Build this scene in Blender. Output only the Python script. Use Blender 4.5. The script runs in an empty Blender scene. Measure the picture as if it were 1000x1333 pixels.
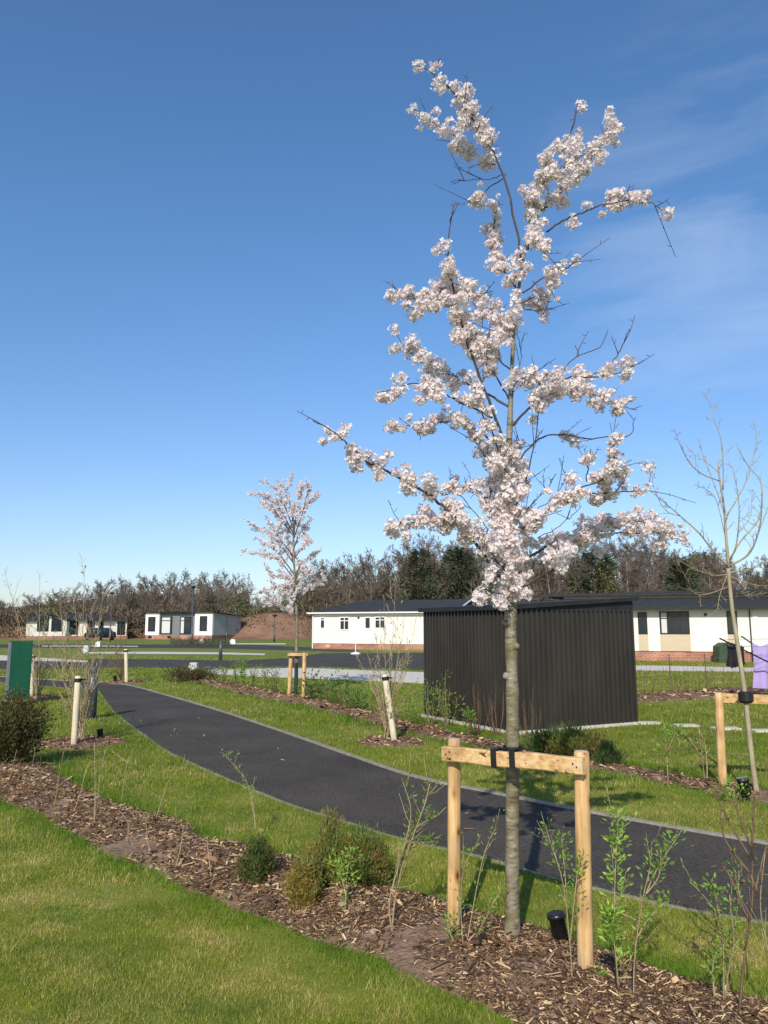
import bpy, math, random
import numpy as np
from mathutils import Vector, Matrix
RS = np.random.RandomState(7)
random.seed(7)
S = bpy.context.scene
C = bpy.context.collection
# ------------------------------------------------------------------ camera model
F_PX = 1000.0; PITCH = math.radians(8.5); EYE = 1.6
_cp, _sp = math.cos(PITCH), math.sin(PITCH)
def ray(u, v):
    x = (u - 500) / F_PX; y = (666.5 - v) / F_PX
    return np.array([x, _cp - y * _sp, _sp + y * _cp])
def G(u, v, z=0.0):
    d = ray(u, v); t = (z - EYE) / d[2]
    return np.array([d[0] * t, d[1] * t, z])
def V(u, v, Y):
    d = ray(u, v); t = Y / d[1]
    return np.array([d[0] * t, Y, EYE + d[2] * t])
# ------------------------------------------------------------------ noise in numpy
_perm = RS.rand(256, 256)
def vnoise(x, y, s=1.0, seed=0):
    x = np.asarray(x, float) * s + seed * 17.3; y = np.asarray(y, float) * s + seed * 9.1
    xi = np.floor(x).astype(int); yi = np.floor(y).astype(int)
    fx = x - xi; fy = y - yi; fx = fx * fx * (3 - 2 * fx); fy = fy * fy * (3 - 2 * fy)
    a = _perm[xi & 255, yi & 255]; b = _perm[(xi + 1) & 255, yi & 255]
    c = _perm[xi & 255, (yi + 1) & 255]; d = _perm[(xi + 1) & 255, (yi + 1) & 255]
    return (a * (1 - fx) + b * fx) * (1 - fy) + (c * (1 - fx) + d * fx) * fy
def fbm(x, y, s, seed=0, o=3):
    r = 0; a = 0.5; t = 0
    for i in range(o):
        r = r + a * vnoise(x, y, s * 2 ** i, seed + i); t += a; a *= 0.5
    return r / t
def inpoly(x, y, P):
    P = np.asarray(P)[:, :2]; r = np.zeros(x.shape, bool); n = len(P); j = n - 1
    for i in range(n):
        xi, yi = P[i]; xj, yj = P[j]
        c = ((yi > y) != (yj > y)) & (x < (xj - xi) * (y - yi) / (yj - yi + 1e-12) + xi)
        r ^= c; j = i
    return r
def polydist(x, y, P, closed=True):
    P = np.asarray(P)[:, :2]; best = np.full(x.shape, 1e9); n = len(P)
    for i in range(n if closed else n - 1):
        a = P[i]; b = P[(i + 1) % n]; d = b - a; L = (d ** 2).sum() + 1e-12
        t = np.clip(((x - a[0]) * d[0] + (y - a[1]) * d[1]) / L, 0, 1)
        best = np.minimum(best, np.hypot(x - a[0] - t * d[0], y - a[1] - t * d[1]))
    return best
def smooth_line(pts, n=8):
    pts = [np.asarray(p, float) for p in pts]; out = []
    P = [2 * pts[0] - pts[1]] + pts + [2 * pts[-1] - pts[-2]]
    for i in range(1, len(P) - 2):
        for k in range(n):
            t = k / n
            out.append(0.5 * ((2 * P[i]) + (P[i + 1] - P[i - 1]) * t + (2 * P[i - 1] - 5 * P[i] + 4 * P[i + 1] - P[i + 2]) * t * t + (3 * P[i] - P[i - 1] - 3 * P[i + 1] + P[i + 2]) * t ** 3))
    out.append(pts[-1])
    return np.array(out)
# ------------------------------------------------------------------ mesh builder
class MB:
    def __init__(s): s.v = []; s.f = []; s.n = 0; s.c = []; s.hc = False
    def add(s, V_, faces, col=None):
        V_ = np.asarray(V_, float).reshape(-1, 3)
        for fa in faces:
            s.f.append(np.asarray(fa, int) + s.n)
        s.v.append(V_)
        if col is None: cc = np.ones((len(V_), 3))
        else:
            cc = np.asarray(col, float); s.hc = True
            if cc.ndim == 1: cc = np.tile(cc, (len(V_), 1))
        s.c.append(cc); s.n += len(V_); return s
    def box(s, x0, x1, y0, y1, z0, z1, M=None, col=None):
        P = np.array([[x, y, z] for z in (z0, z1) for y in (y0, y1) for x in (x0, x1)], float)
        if M is not None: P = P @ np.asarray(M)[:3, :3].T + np.asarray(M)[:3, 3]
        s.add(P, [[[0, 2, 3, 1], [4, 5, 7, 6], [0, 1, 5, 4], [2, 6, 7, 3], [0, 4, 6, 2], [1, 3, 7, 5]]], col); return s
    def prism(s, poly, y0, y1, axis='y', col=None):
        # poly (x,z) extruded along y  / axis 'z': poly (x,y) extruded in z
        n = len(poly); a = []
        for q in (y0, y1):
            for p in poly:
                a.append([p[0], q, p[1]] if axis == 'y' else [p[0], p[1], q] if axis == 'z' else [q, p[0], p[1]])
        s.add(a, [[list(range(n))], [list(range(2 * n - 1, n - 1, -1))], [[i, (i + 1) % n, n + (i + 1) % n, n + i] for i in range(n)]], col); return s
    def tube(s, pts, rad, k=6, col=None, cap=True):
        pts = np.asarray(pts, float); n = len(pts)
        rad = np.broadcast_to(np.asarray(rad, float), (n,)) if np.ndim(rad) else np.full(n, rad)
        T = np.gradient(pts, axis=0); T /= (np.linalg.norm(T, axis=1, keepdims=True) + 1e-12)
        ref = np.array([1., 0, 0]) if abs(T[:, 0]).mean() < 0.8 else np.array([0, 1., 0])
        A = np.cross(T, ref); A /= (np.linalg.norm(A, axis=1, keepdims=True) + 1e-12); B = np.cross(T, A)
        th = np.arange(k) * 2 * math.pi / k
        R = pts[:, None, :] + rad[:, None, None] * (np.cos(th)[None, :, None] * A[:, None, :] + np.sin(th)[None, :, None] * B[:, None, :])
        i = np.arange(n - 1)[:, None] * k; j = np.arange(k)[None, :]; j2 = (j + 1) % k
        q = np.stack([i + j, i + j2, i + k + j2, i + k + j], -1).reshape(-1, 4)
        fs = [q]
        if cap: fs += [[list(range(k))[::-1]], [list(range((n - 1) * k, n * k))]]
        if col is not None and np.ndim(col) == 2: col = np.repeat(col, k, axis=0)
        s.add(R.reshape(-1, 3), fs, col); return s
    def lathe(s, prof, k=16, c=(0, 0, 0), col=None):
        pts = [(c[0], c[1], c[2] + z) for r, z in prof]
        n = len(prof); th = np.arange(k) * 2 * math.pi / k
        R = np.array([[[c[0] + r * math.cos(t), c[1] + r * math.sin(t), c[2] + z] for t in th] for r, z in prof])
        i = np.arange(n - 1)[:, None] * k; j = np.arange(k)[None, :]; j2 = (j + 1) % k
        q = np.stack([i + j, i + j2, i + k + j2, i + k + j], -1).reshape(-1, 4)
        s.add(R.reshape(-1, 3), [q, [list(range(k))[::-1]], [list(range((n - 1) * k, n * k))]], col); return s
    def leaves(s, P, D, L, Wd, col, rs=RS, fold=0.25):
        """diamond leaves: P base (n,3), D direction"""
        n = len(P)
        if n == 0: return s
        D = D / (np.linalg.norm(D, axis=1, keepdims=True) + 1e-9)
        R = rs.randn(n, 3); N = np.cross(D, R); N /= (np.linalg.norm(N, axis=1, keepdims=True) + 1e-9)
        Sd = np.cross(D, N); L = np.broadcast_to(L, (n,))[:, None]; Wd = np.broadcast_to(Wd, (n,))[:, None]
        v0 = P; v1 = P + D * L * .45 + Sd * Wd * .5 + N * Wd * fold; v2 = P + D * L; v3 = P + D * L * .45 - Sd * Wd * .5 + N * Wd * fold
        Vv = np.stack([v0, v1, v2, v3], 1).reshape(-1, 3)
        q = np.arange(n * 4).reshape(n, 4)
        if np.ndim(col) == 1: col = np.tile(col, (n, 1))
        s.add(Vv, [q], np.repeat(col, 4, axis=0)); return s
    def build(s, name, mat, parent=None, smooth=False, local=False):
        Vv = np.concatenate(s.v)
        if parent is not None and not local:
            p = parent; off = np.zeros(3)
            while p is not None: off += np.array(p.location); p = p.parent
            Vv = Vv - off
        me = bpy.data.meshes.new(name)
        idx = []; tot = []
        for fa in s.f:
            idx.append(fa.reshape(-1)); tot.append(np.full(fa.shape[0], fa.shape[1]))
        idx = np.concatenate(idx); tot = np.concatenate(tot); st = np.concatenate([[0], np.cumsum(tot)[:-1]])
        me.vertices.add(len(Vv)); me.vertices.foreach_set('co', Vv.astype(np.float32).ravel())
        me.loops.add(len(idx)); me.loops.foreach_set('vertex_index', idx.astype(np.int32))
        me.polygons.add(len(tot)); me.polygons.foreach_set('loop_start', st.astype(np.int32))
        try: me.polygons.foreach_set('loop_total', tot.astype(np.int32))
        except Exception: pass
        me.update(calc_edges=True)
        me.polygons.foreach_set('use_smooth', np.full(len(tot), bool(smooth)))
        if s.hc:
            a = me.attributes.new('col', 'FLOAT_COLOR', 'POINT'); cc = np.concatenate(s.c)
            a.data.foreach_set('color', np.concatenate([cc, np.ones((len(cc), 1))], 1).astype(np.float32).ravel())
        me.materials.append(mat); me.validate()
        o = bpy.data.objects.new(name, me); C.objects.link(o)
        if parent is not None: o.parent = parent
        return o
def tag(o, label=None, cat=None, group=None, kind=None):
    if label: o['label'] = label
    if cat: o['category'] = cat
    if group: o['group'] = group
    if kind: o['kind'] = kind
    return o
def thing(name, label, cat, loc=(0, 0, 0), rz=0, group=None):
    o = bpy.data.objects.new(name, None); C.objects.link(o); o.empty_display_size = .1
    o.location = [float(q) for q in loc]; o.rotation_euler = (0, 0, rz)
    return tag(o, label, cat, group)
# ------------------------------------------------------------------ materials
def nodes(name):
    m = bpy.data.materials.new(name); m.use_nodes = True; nt = m.node_tree; nt.nodes.clear()
    o = nt.nodes.new('ShaderNodeOutputMaterial'); b = nt.nodes.new('ShaderNodeBsdfPrincipled'); nt.links.new(b.outputs[0], o.inputs[0])
    return m, nt, b, o
def N(nt, t, **k):
    n = nt.nodes.new(t)
    for a, b in k.items():
        if a.startswith('i_'): n.inputs[a[2:].replace('_', ' ')].default_value = b
        else: setattr(n, a, b)
    return n
def ramp(nt, src, stops):
    r = nt.nodes.new('ShaderNodeValToRGB'); e = r.color_ramp.elements
    while len(e) < len(stops): e.new(0.5)
    for el, (p, c) in zip(e, stops):
        el.position = p; el.color = (c[0], c[1], c[2], 1) if not np.isscalar(c) else (c, c, c, 1)
    nt.links.new(src, r.inputs[0]); return r.outputs[0]
def mixc(nt, f, a, b, mode='MIX'):
    m = nt.nodes.new('ShaderNodeMix'); m.data_type = 'RGBA'; m.blend_type = mode
    for i, x in ((0, f), (6, a), (7, b)):
        if hasattr(x, 'default_value') or hasattr(x, 'is_output'): nt.links.new(x, m.inputs[i])
        else: m.inputs[i].default_value = x if i == 0 else (x[0], x[1], x[2], 1)
    return m.outputs[2]
def mat(name, a, b, scale=8, rough=.8, bump=.3, bscale=None, stretch=(1, 1, 1), attr=False, trans=0, metal=0, detail=5, spec=.3, bdist=.02):
    m, nt, bs, out = nodes(name)
    tc = N(nt, 'ShaderNodeTexCoord'); mp = N(nt, 'ShaderNodeMapping'); mp.inputs['Scale'].default_value = stretch
    nt.links.new(tc.outputs['Object'], mp.inputs[0])
    n = N(nt, 'ShaderNodeTexNoise', i_Scale=scale, i_Detail=detail, i_Roughness=.65); nt.links.new(mp.outputs[0], n.inputs['Vector'])
    c = ramp(nt, n.outputs['Fac'], [(.3, a), (.7, b)])
    if attr:
        at = N(nt, 'ShaderNodeAttribute', attribute_name='col'); c = mixc(nt, 1.0, c, at.outputs['Color'], 'MULTIPLY')
    nt.links.new(c, bs.inputs['Base Color'])
    bs.inputs['Roughness'].default_value = rough; bs.inputs['Metallic'].default_value = metal; bs.inputs['Specular IOR Level'].default_value = spec
    if bump:
        n2 = N(nt, 'ShaderNodeTexNoise', i_Scale=bscale or scale * 4, i_Detail=6); nt.links.new(mp.outputs[0], n2.inputs['Vector'])
        bp = N(nt, 'ShaderNodeBump', i_Strength=bump, i_Distance=bdist); nt.links.new(n2.outputs['Fac'], bp.inputs['Height']); nt.links.new(bp.outputs[0], bs.inputs['Normal'])
    if trans:
        t = N(nt, 'ShaderNodeBsdfTranslucent'); nt.links.new(c, t.inputs[0]); mx = N(nt, 'ShaderNodeMixShader'); mx.inputs[0].default_value = trans
        nt.links.new(bs.outputs[0], mx.inputs[1]); nt.links.new(t.outputs[0], mx.inputs[2]); nt.links.new(mx.outputs[0], out.inputs[0])
    return m
def grass_mat(name, blades):
    m, nt, bs, out = nodes(name)
    tc = N(nt, 'ShaderNodeTexCoord')
    n1 = N(nt, 'ShaderNodeTexNoise', i_Scale=1.3, i_Detail=5, i_Roughness=.62); nt.links.new(tc.outputs['Object'], n1.inputs['Vector'])
    n2 = N(nt, 'ShaderNodeTexNoise', i_Scale=.16, i_Detail=3); nt.links.new(tc.outputs['Object'], n2.inputs['Vector'])
    base = ramp(nt, n1.outputs['Fac'], [(.34, (.13, .18, .016)), (.52, (.235, .255, .03)), (.68, (.37, .325, .07))])
    # greener farther lawns, more straw on the nearest one
    sp = N(nt, 'ShaderNodeSeparateXYZ'); nt.links.new(tc.outputs['Object'], sp.inputs[0])
    g2 = ramp(nt, n2.outputs['Fac'], [(.35, (.115, .165, .018)), (.65, (.19, .215, .034))])
    mr = N(nt, 'ShaderNodeMapRange'); mr.inputs['From Min'].default_value = 4; mr.inputs['From Max'].default_value = 11
    nt.links.new(sp.outputs['Y'], mr.inputs['Value'])
    mm = N(nt, 'ShaderNodeMath', operation='MULTIPLY'); mm.inputs[1].default_value = .6; nt.links.new(mr.outputs[0], mm.inputs[0])
    c = mixc(nt, mm.outputs[0], base, g2)
    if blades:
        at = N(nt, 'ShaderNodeAttribute', attribute_name='col'); c = mixc(nt, 1.0, c, at.outputs['Color'], 'MULTIPLY')
    else:
        n3 = N(nt, 'ShaderNodeTexNoise', i_Scale=60, i_Detail=6, i_Roughness=.7); nt.links.new(tc.outputs['Object'], n3.inputs['Vector'])
        k = ramp(nt, n3.outputs['Fac'], [(.3, .55), (.7, 1.15)]); c = mixc(nt, 1.0, c, k, 'MULTIPLY')
        n4 = N(nt, 'ShaderNodeTexNoise', i_Scale=7, i_Detail=8, i_Roughness=.75); nt.links.new(tc.outputs['Object'], n4.inputs['Vector'])
        bp = N(nt, 'ShaderNodeBump', i_Strength=.6, i_Distance=.06); nt.links.new(n4.outputs['Fac'], bp.inputs['Height']); nt.links.new(bp.outputs[0], bs.inputs['Normal'])
    nt.links.new(c, bs.inputs['Base Color']); bs.inputs['Roughness'].default_value = .75; bs.inputs['Specular IOR Level'].default_value = .2
    if blades:
        t = N(nt, 'ShaderNodeBsdfTranslucent'); nt.links.new(c, t.inputs[0]); mx = N(nt, 'ShaderNodeMixShader'); mx.inputs[0].default_value = .3
        nt.links.new(bs.outputs[0], mx.inputs[1]); nt.links.new(t.outputs[0], mx.inputs[2]); nt.links.new(mx.outputs[0], out.inputs[0])
    return m
def wood_mat(name, axis):
    m, nt, bs, out = nodes(name)
    tc = N(nt, 'ShaderNodeTexCoord'); mp = N(nt, 'ShaderNodeMapping')
    sc = [26, 26, 26]; sc[axis] = 1.6; mp.inputs['Scale'].default_value = sc; nt.links.new(tc.outputs['Object'], mp.inputs[0])
    n = N(nt, 'ShaderNodeTexNoise', i_Scale=1.6, i_Detail=7, i_Roughness=.6, i_Distortion=.4); nt.links.new(mp.outputs[0], n.inputs['Vector'])
    c = ramp(nt, n.outputs['Fac'], [(.3, (.38, .21, .085)), (.5, (.60, .38, .165)), (.7, (.72, .52, .28))])
    mp2 = N(nt, 'ShaderNodeMapping'); s2 = [13, 13, 13]; s2[axis] = 6; mp2.inputs['Scale'].default_value = s2; nt.links.new(tc.outputs['Object'], mp2.inputs[0])
    vo = N(nt, 'ShaderNodeTexVoronoi', i_Scale=1.0); nt.links.new(mp2.outputs[0], vo.inputs['Vector'])
    k = ramp(nt, vo.outputs['Distance'], [(.06, (.28, .14, .06)), (.17, (.85, .7, .55)), (.3, (1, 1, 1))])
    c = mixc(nt, 1.0, c, k, 'MULTIPLY')
    n5 = N(nt, 'ShaderNodeTexNoise', i_Scale=5, i_Detail=4); nt.links.new(tc.outputs['Object'], n5.inputs['Vector'])
    c = mixc(nt, 1.0, c, ramp(nt, n5.outputs['Fac'], [(.35, .75), (.6, 1.05)]), 'MULTIPLY')
    mp3 = N(nt, 'ShaderNodeMapping'); s3 = [34, 34, 34]; s3[axis] = .9; mp3.inputs['Scale'].default_value = s3; nt.links.new(tc.outputs['Object'], mp3.inputs[0])
    n6 = N(nt, 'ShaderNodeTexNoise', i_Scale=1.0, i_Detail=2, i_Distortion=.6); nt.links.new(mp3.outputs[0], n6.inputs['Vector'])
    c = mixc(nt, 1.0, c, ramp(nt, n6.outputs['Fac'], [(.30, (.22, .14, .08)), (.335, (1, 1, 1))]), 'MULTIPLY')
    c = mixc(nt, ramp(nt, n5.outputs['Fac'], [(.55, 0), (.75, .35)]), c, (.42, .37, .3))
    nt.links.new(c, bs.inputs['Base Color']); bs.inputs['Roughness'].default_value = .75; bs.inputs['Specular IOR Level'].default_value = .2
    bp = N(nt, 'ShaderNodeBump', i_Strength=.5, i_Distance=.006); nt.links.new(n.outputs['Fac'], bp.inputs['Height']); nt.links.new(bp.outputs[0], bs.inputs['Normal'])
    return m
def bark_mat(name):
    m, nt, bs, out = nodes(name)
    tc = N(nt, 'ShaderNodeTexCoord'); mp = N(nt, 'ShaderNodeMapping'); mp.inputs['Scale'].default_value = (17, 17, 58); nt.links.new(tc.outputs['Object'], mp.inputs[0])
    n = N(nt, 'ShaderNodeTexNoise', i_Scale=1, i_Detail=5, i_Roughness=.6); nt.links.new(mp.outputs[0], n.inputs['Vector'])
    n2 = N(nt, 'ShaderNodeTexNoise', i_Scale=9, i_Detail=6); nt.links.new(tc.outputs['Object'], n2.inputs['Vector'])
    c = ramp(nt, n2.outputs['Fac'], [(.3, (.12, .105, .04)), (.5, (.2, .17, .105)), (.72, (.27, .25, .2))])
    k = ramp(nt, n.outputs['Fac'], [(.33, .4), (.44, .85), (.6, 1.1), (.68, 1.9)])
    c = mixc(nt, 1.0, c, k, 'MULTIPLY')
    nt.links.new(c, bs.inputs['Base Color']); bs.inputs['Roughness'].default_value = .6
    bp = N(nt, 'ShaderNodeBump', i_Strength=.8, i_Distance=.008); nt.links.new(n.outputs['Fac'], bp.inputs['Height']); nt.links.new(bp.outputs[0], bs.inputs['Normal'])
    return m
def brick_mat(name):
    m, nt, bs, out = nodes(name)
    tc = N(nt, 'ShaderNodeTexCoord'); sp = N(nt, 'ShaderNodeSeparateXYZ'); nt.links.new(tc.outputs['Object'], sp.inputs[0])
    ad = N(nt, 'ShaderNodeMath', operation='ADD'); nt.links.new(sp.outputs[0], ad.inputs[0]); nt.links.new(sp.outputs[1], ad.inputs[1])
    cb = N(nt, 'ShaderNodeCombineXYZ'); nt.links.new(ad.outputs[0], cb.inputs[0]); nt.links.new(sp.outputs[2], cb.inputs[1])
    b = N(nt, 'ShaderNodeTexBrick', i_Scale=1.0); b.inputs['Brick Width'].default_value = .225; b.inputs['Row Height'].default_value = .075; b.inputs['Mortar Size'].default_value = .008
    b.inputs['Color1'].default_value = (.42, .15, .075, 1); b.inputs['Color2'].default_value = (.30, .10, .05, 1); b.inputs['Mortar'].default_value = (.42, .36, .3, 1)
    nt.links.new(cb.outputs[0], b.inputs['Vector'])
    n = N(nt, 'ShaderNodeTexNoise', i_Scale=1.5, i_Detail=6); nt.links.new(tc.outputs['Object'], n.inputs['Vector'])
    c = mixc(nt, 1.0, b.outputs['Color'], ramp(nt, n.outputs['Fac'], [(.3, .65), (.7, 1.25)]), 'MULTIPLY')
    nt.links.new(c, bs.inputs['Base Color']); bs.inputs['Roughness'].default_value = .9
    return m
def asphalt_mat(name, a, b):
    m, nt, bs, out = nodes(name)
    tc = N(nt, 'ShaderNodeTexCoord')
    n = N(nt, 'ShaderNodeTexNoise', i_Scale=220, i_Detail=3, i_Roughness=.7); nt.links.new(tc.outputs['Object'], n.inputs['Vector'])
    n2 = N(nt, 'ShaderNodeTexNoise', i_Scale=.9, i_Detail=6, i_Roughness=.6); nt.links.new(tc.outputs['Object'], n2.inputs['Vector'])
    vo = N(nt, 'ShaderNodeTexVoronoi', i_Scale=70); nt.links.new(tc.outputs['Object'], vo.inputs['Vector'])
    c = ramp(nt, n.outputs['Fac'], [(.35, a), (.7, b)])
    c = mixc(nt, 1.0, c, ramp(nt, n2.outputs['Fac'], [(.3, (.78, .76, .76)), (.7, (1.25, 1.2, 1.12))]), 'MULTIPLY')
    n9 = N(nt, 'ShaderNodeTexNoise', i_Scale=38, i_Detail=9, i_Roughness=.85); nt.links.new(tc.outputs['Object'], n9.inputs['Vector'])
    c = mixc(nt, 1.0, c, ramp(nt, n9.outputs['Fac'], [(.36, .55), (.5, 1), (.66, 1.7)]), 'MULTIPLY')
    c = mixc(nt, ramp(nt, vo.outputs['Distance'], [(.06, .5), (.14, 0)]), c, (.24, .23, .21))
    nt.links.new(c, bs.inputs['Base Color']); bs.inputs['Roughness'].default_value = .95; bs.inputs['Specular IOR Level'].default_value = .12
    bp = N(nt, 'ShaderNodeBump', i_Strength=.5, i_Distance=.006); nt.links.new(n.outputs['Fac'], bp.inputs['Height']); nt.links.new(bp.outputs[0], bs.inputs['Normal'])
    return m
M = dict(
    lawn=grass_mat('lawn_ground', False), blades=grass_mat('grass_blades', True),
    asphalt=asphalt_mat('path_asphalt', (.034, .030, .026), (.112, .100, .086)),
    road=asphalt_mat('road_asphalt', (.042, .039, .036), (.095, .088, .08)),
    concrete=mat('pale_concrete', (.50, .45, .37), (.64, .58, .49), 3, .9, .3),
    kerb=mat('edging_concrete', (.2, .175, .135), (.34, .3, .25), 12, .9, .4),
    soil=mat('bed_soil', (.13, .078, .048), (.30, .19, .125), 5, .95, 1.0, 30, bdist=.03),
    mulch=mat('bark_chips', (.68, .62, .52), (1.3, 1.2, 1.0), 9, .85, .3, attr=True),
    stone=mat('pale_stone', (.2, .15, .11), (.36, .29, .22), 9, .9, .4),
    post=wood_mat('post_timber', 2), rail=wood_mat('rail_timber', 0),
    stake=mat('pale_stake', (.55, .45, .30), (.70, .61, .44), 9, .8, .3, stretch=(3, 3, .4)),
    endgrain=mat('cut_end', (.45, .38, .3), (.6, .53, .43), 30, .9, .2),
    bark=bark_mat('cherry_bark'),
    twig=mat('dark_twig', (.05, .035, .028), (.12, .085, .065), 30, .75, .3),
    petal=mat('petal', (.94, .94, .94), (1, 1, 1), 40, .65, 0, attr=True, trans=.45, spec=.15),
    leaf=mat('leaf', (.75, .75, .75), (1.15, 1.15, 1.15), 20, .5, 0, attr=True, trans=.35, spec=.35),
    stem=mat('young_stem', (.22, .16, .09), (.40, .31, .18), 20, .8, .2),
    stemdark=mat('brown_stem', (.1, .06, .035), (.2, .13, .08), 20, .8, .2),
    barebark=mat('pale_bark', (.24, .2, .12), (.42, .36, .24), 12, .75, .4, stretch=(1, 1, .4)),
    woodtwig=mat('wood_branches', (.105, .08, .06), (.195, .152, .12), .6, .9, 0),
    birch=mat('birch_bark', (.22, .18, .14), (.40, .35, .29), 2, .8, 0),
    greytwig=mat('grey_branches', (.12, .10, .082), (.20, .17, .145), .6, .9, 0),
    scrub=mat('scrub', (.7, .7, .7), (1.2, 1.2, 1.2), .15, .9, 0, attr=True),
    earth=mat('red_earth', (.15, .085, .052), (.27, .155, .10), .35, .95, .8, 1.5, bdist=.3),
    cream=mat('cream_boards', (.71, .67, .56), (.79, .75, .65), .5, .6, .05),
    white=mat('white_trim', (.7, .69, .65), (.8, .79, .76), 2, .5, 0),
    beige=mat('beige_boards', (.50, .40, .27), (.58, .47, .33), 1.5, .7, .1, stretch=(1, 1, 14)),
    greywall=mat('grey_boards', (.14, .15, .155), (.18, .19, .195), 1, .6, .05),
    lightgrey=mat('light_grey_boards', (.36, .36, .34), (.43, .43, .41), 1, .6, .05),
    slate=mat('roof_slate', (.020, .022, .025), (.040, .043, .048), 4, .9, .4, stretch=(1, 1, 5)),
    black=mat('black_trim', (.012, .012, .013), (.022, .022, .023), 6, .45, 0),
    brick=brick_mat('red_brick'),
    glass=mat('window_glass', (.015, .022, .026), (.035, .046, .052), .8, .12, 0, spec=.3),
    curtain=mat('curtain_cloth', (.5, .5, .47), (.62, .61, .58), 6, .9, 0, stretch=(8, 8, .3)),
    shed=mat('shed_steel', (.024, .021, .018), (.042, .037, .032), 2.0, .36, .03, 2, stretch=(1, 1, .3), spec=.6),
    shedroof=mat('shed_roof', (.014, .014, .015), (.024, .024, .026), 3, .6, .05),
    rubber=mat('black_rubber', (.01, .01, .01), (.02, .02, .02), 20, .55, .2),
    plastic=mat('black_plastic', (.008, .009, .009), (.016, .017, .017), 10, .3, 0, spec=.5),
    greensign=mat('green_board', (.008, .075, .04), (.014, .10, .055), 2, .45, 0),
    bollard=mat('bollard_paint', (.045, .05, .055), (.075, .08, .088), 4, .4, 0, spec=.5),
    galv=mat('grey_metal', (.2, .21, .21), (.3, .31, .31), 6, .45, 0, metal=.5),
    cabinet=mat('pale_green_plastic', (.42, .46, .38), (.5, .54, .45), 4, .6, 0),
    fence=mat('fence_boards', (.26, .15, .08), (.42, .27, .16), 3, .85, .3, stretch=(6, 6, .4)),
    lilac=mat('lilac_cloth', (.46, .35, .66), (.54, .42, .74), 4, .9, .3, trans=.25),
    darkcloth=mat('dark_cloth', (.012, .010, .014), (.035, .028, .035), 5, .95, .5),
    bin=mat('green_plastic', (.025, .055, .03), (.045, .08, .045), 4, .6, .1),
    car=mat('car_paint', (.012, .016, .022), (.02, .026, .034), 2, .25, 0, metal=.3, spec=.6),
    tyre=mat('tyre', (.012, .012, .012), (.02, .02, .02), 8, .8, 0),
    lamp=mat('lamp_glass', (.5, .5, .48), (.6, .6, .57), 4, .2, 0),
)
def struct(name, mb, m, smooth=False, kind='structure'):
    return tag(mb.build(name, m, None, smooth), kind=kind)
# ------------------------------------------------------------------ ground layout (traced kerbs, laid on the flat ground)
def line(px): return [G(u, v) for u, v in px]
path_far = smooth_line(line([(-60, 878), (0, 881), (60, 885), (120, 888), (165, 892), (215, 905), (280, 924), (350, 947), (450, 982), (540, 1012), (640, 1033), (750, 1055), (880, 1079), (1000, 1100), (1180, 1134)]))
path_near = smooth_line(line([(-60, 886), (0, 889), (60, 894), (105, 897), (126, 899), (135, 910), (147, 926), (183, 954), (213, 976), (258, 998), (320, 1025), (383, 1050), (461, 1074), (530, 1095), (621, 1115), (681, 1133), (769, 1156), (892, 1184), (1000, 1203), (1180, 1240)]))
PATH = np.concatenate([path_far, path_near[::-1]])
bed_far = smooth_line(line([(-160, 940), (-60, 965), (0, 985), (62, 997), (95, 1020), (140, 1040), (180, 1057), (238, 1075), (312, 1100), (380, 1116), (450, 1138), (513, 1156), (578, 1174), (681, 1208), (775, 1237), (850, 1257), (912, 1276), (1000, 1302), (1160, 1350)]), 5)
bed_near = smooth_line(line([(-160, 990), (-60, 1015), (0, 1040), (60, 1066), (120, 1101), (180, 1128), (250, 1156), (327, 1188), (380, 1208), (436, 1230), (498, 1254), (560, 1280), (645, 1323), (720, 1372), (900, 1500)]), 5)
def wobble(P, a, seed):
    P = P.copy(); s = np.cumsum(np.r_[0, np.linalg.norm(np.diff(P[:, :2], axis=0), axis=1)])
    P[:, 1] += (fbm(s, s * 0, 2.2, seed) - .5) * a; P[:, 0] += (fbm(s, s * 0, 2.2, seed + 5) - .5) * a
    return P
BED = np.concatenate([wobble(bed_far, .22, 3), wobble(bed_near, .16, 8)[::-1]])
b2_far = smooth_line(line([(228, 879), (262, 884), (330, 896), (400, 908), (470, 925), (540, 941), (600, 955), (680, 972), (780, 990), (860, 1006), (930, 1018), (1000, 1030), (1150, 1058)]), 5)
b2_near = smooth_line(line([(228, 884), (262, 892), (330, 908), (400, 922), (470, 941), (540, 957), (600, 969), (680, 988), (780, 1006), (860, 1022), (930, 1036), (1000, 1050), (1150, 1082)]), 5)
BED2 = np.concatenate([wobble(b2_far, .3, 1), wobble(b2_near, .3, 2)[::-1]])
BED3 = np.array(line([(822, 905), (870, 901), (930, 898), (1000, 895), (1060, 895), (1060, 904), (1000, 905), (940, 909), (880, 913), (822, 916)]))
def disc(c, r, seed=0, n=26):
    return np.array([[c[0] + r * (1 + .35 * (vnoise(math.cos(t) * 2 + 5, math.sin(t) * 2 + 5, 1, seed) - .5)) * math.cos(t), c[1] + r * (1 + .35 * (vnoise(math.cos(t) * 2 + 5, math.sin(t) * 2 + 5, 1, seed + 3) - .5)) * math.sin(t), 0] for t in np.linspace(0, 2 * math.pi, n, endpoint=False)])
PATCH = [disc(G(102, 968), .62, 1), disc(G(510, 966), .5, 2), disc(G(45, 909), .6, 3), disc(G(165, 889), .6, 4)]
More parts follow.
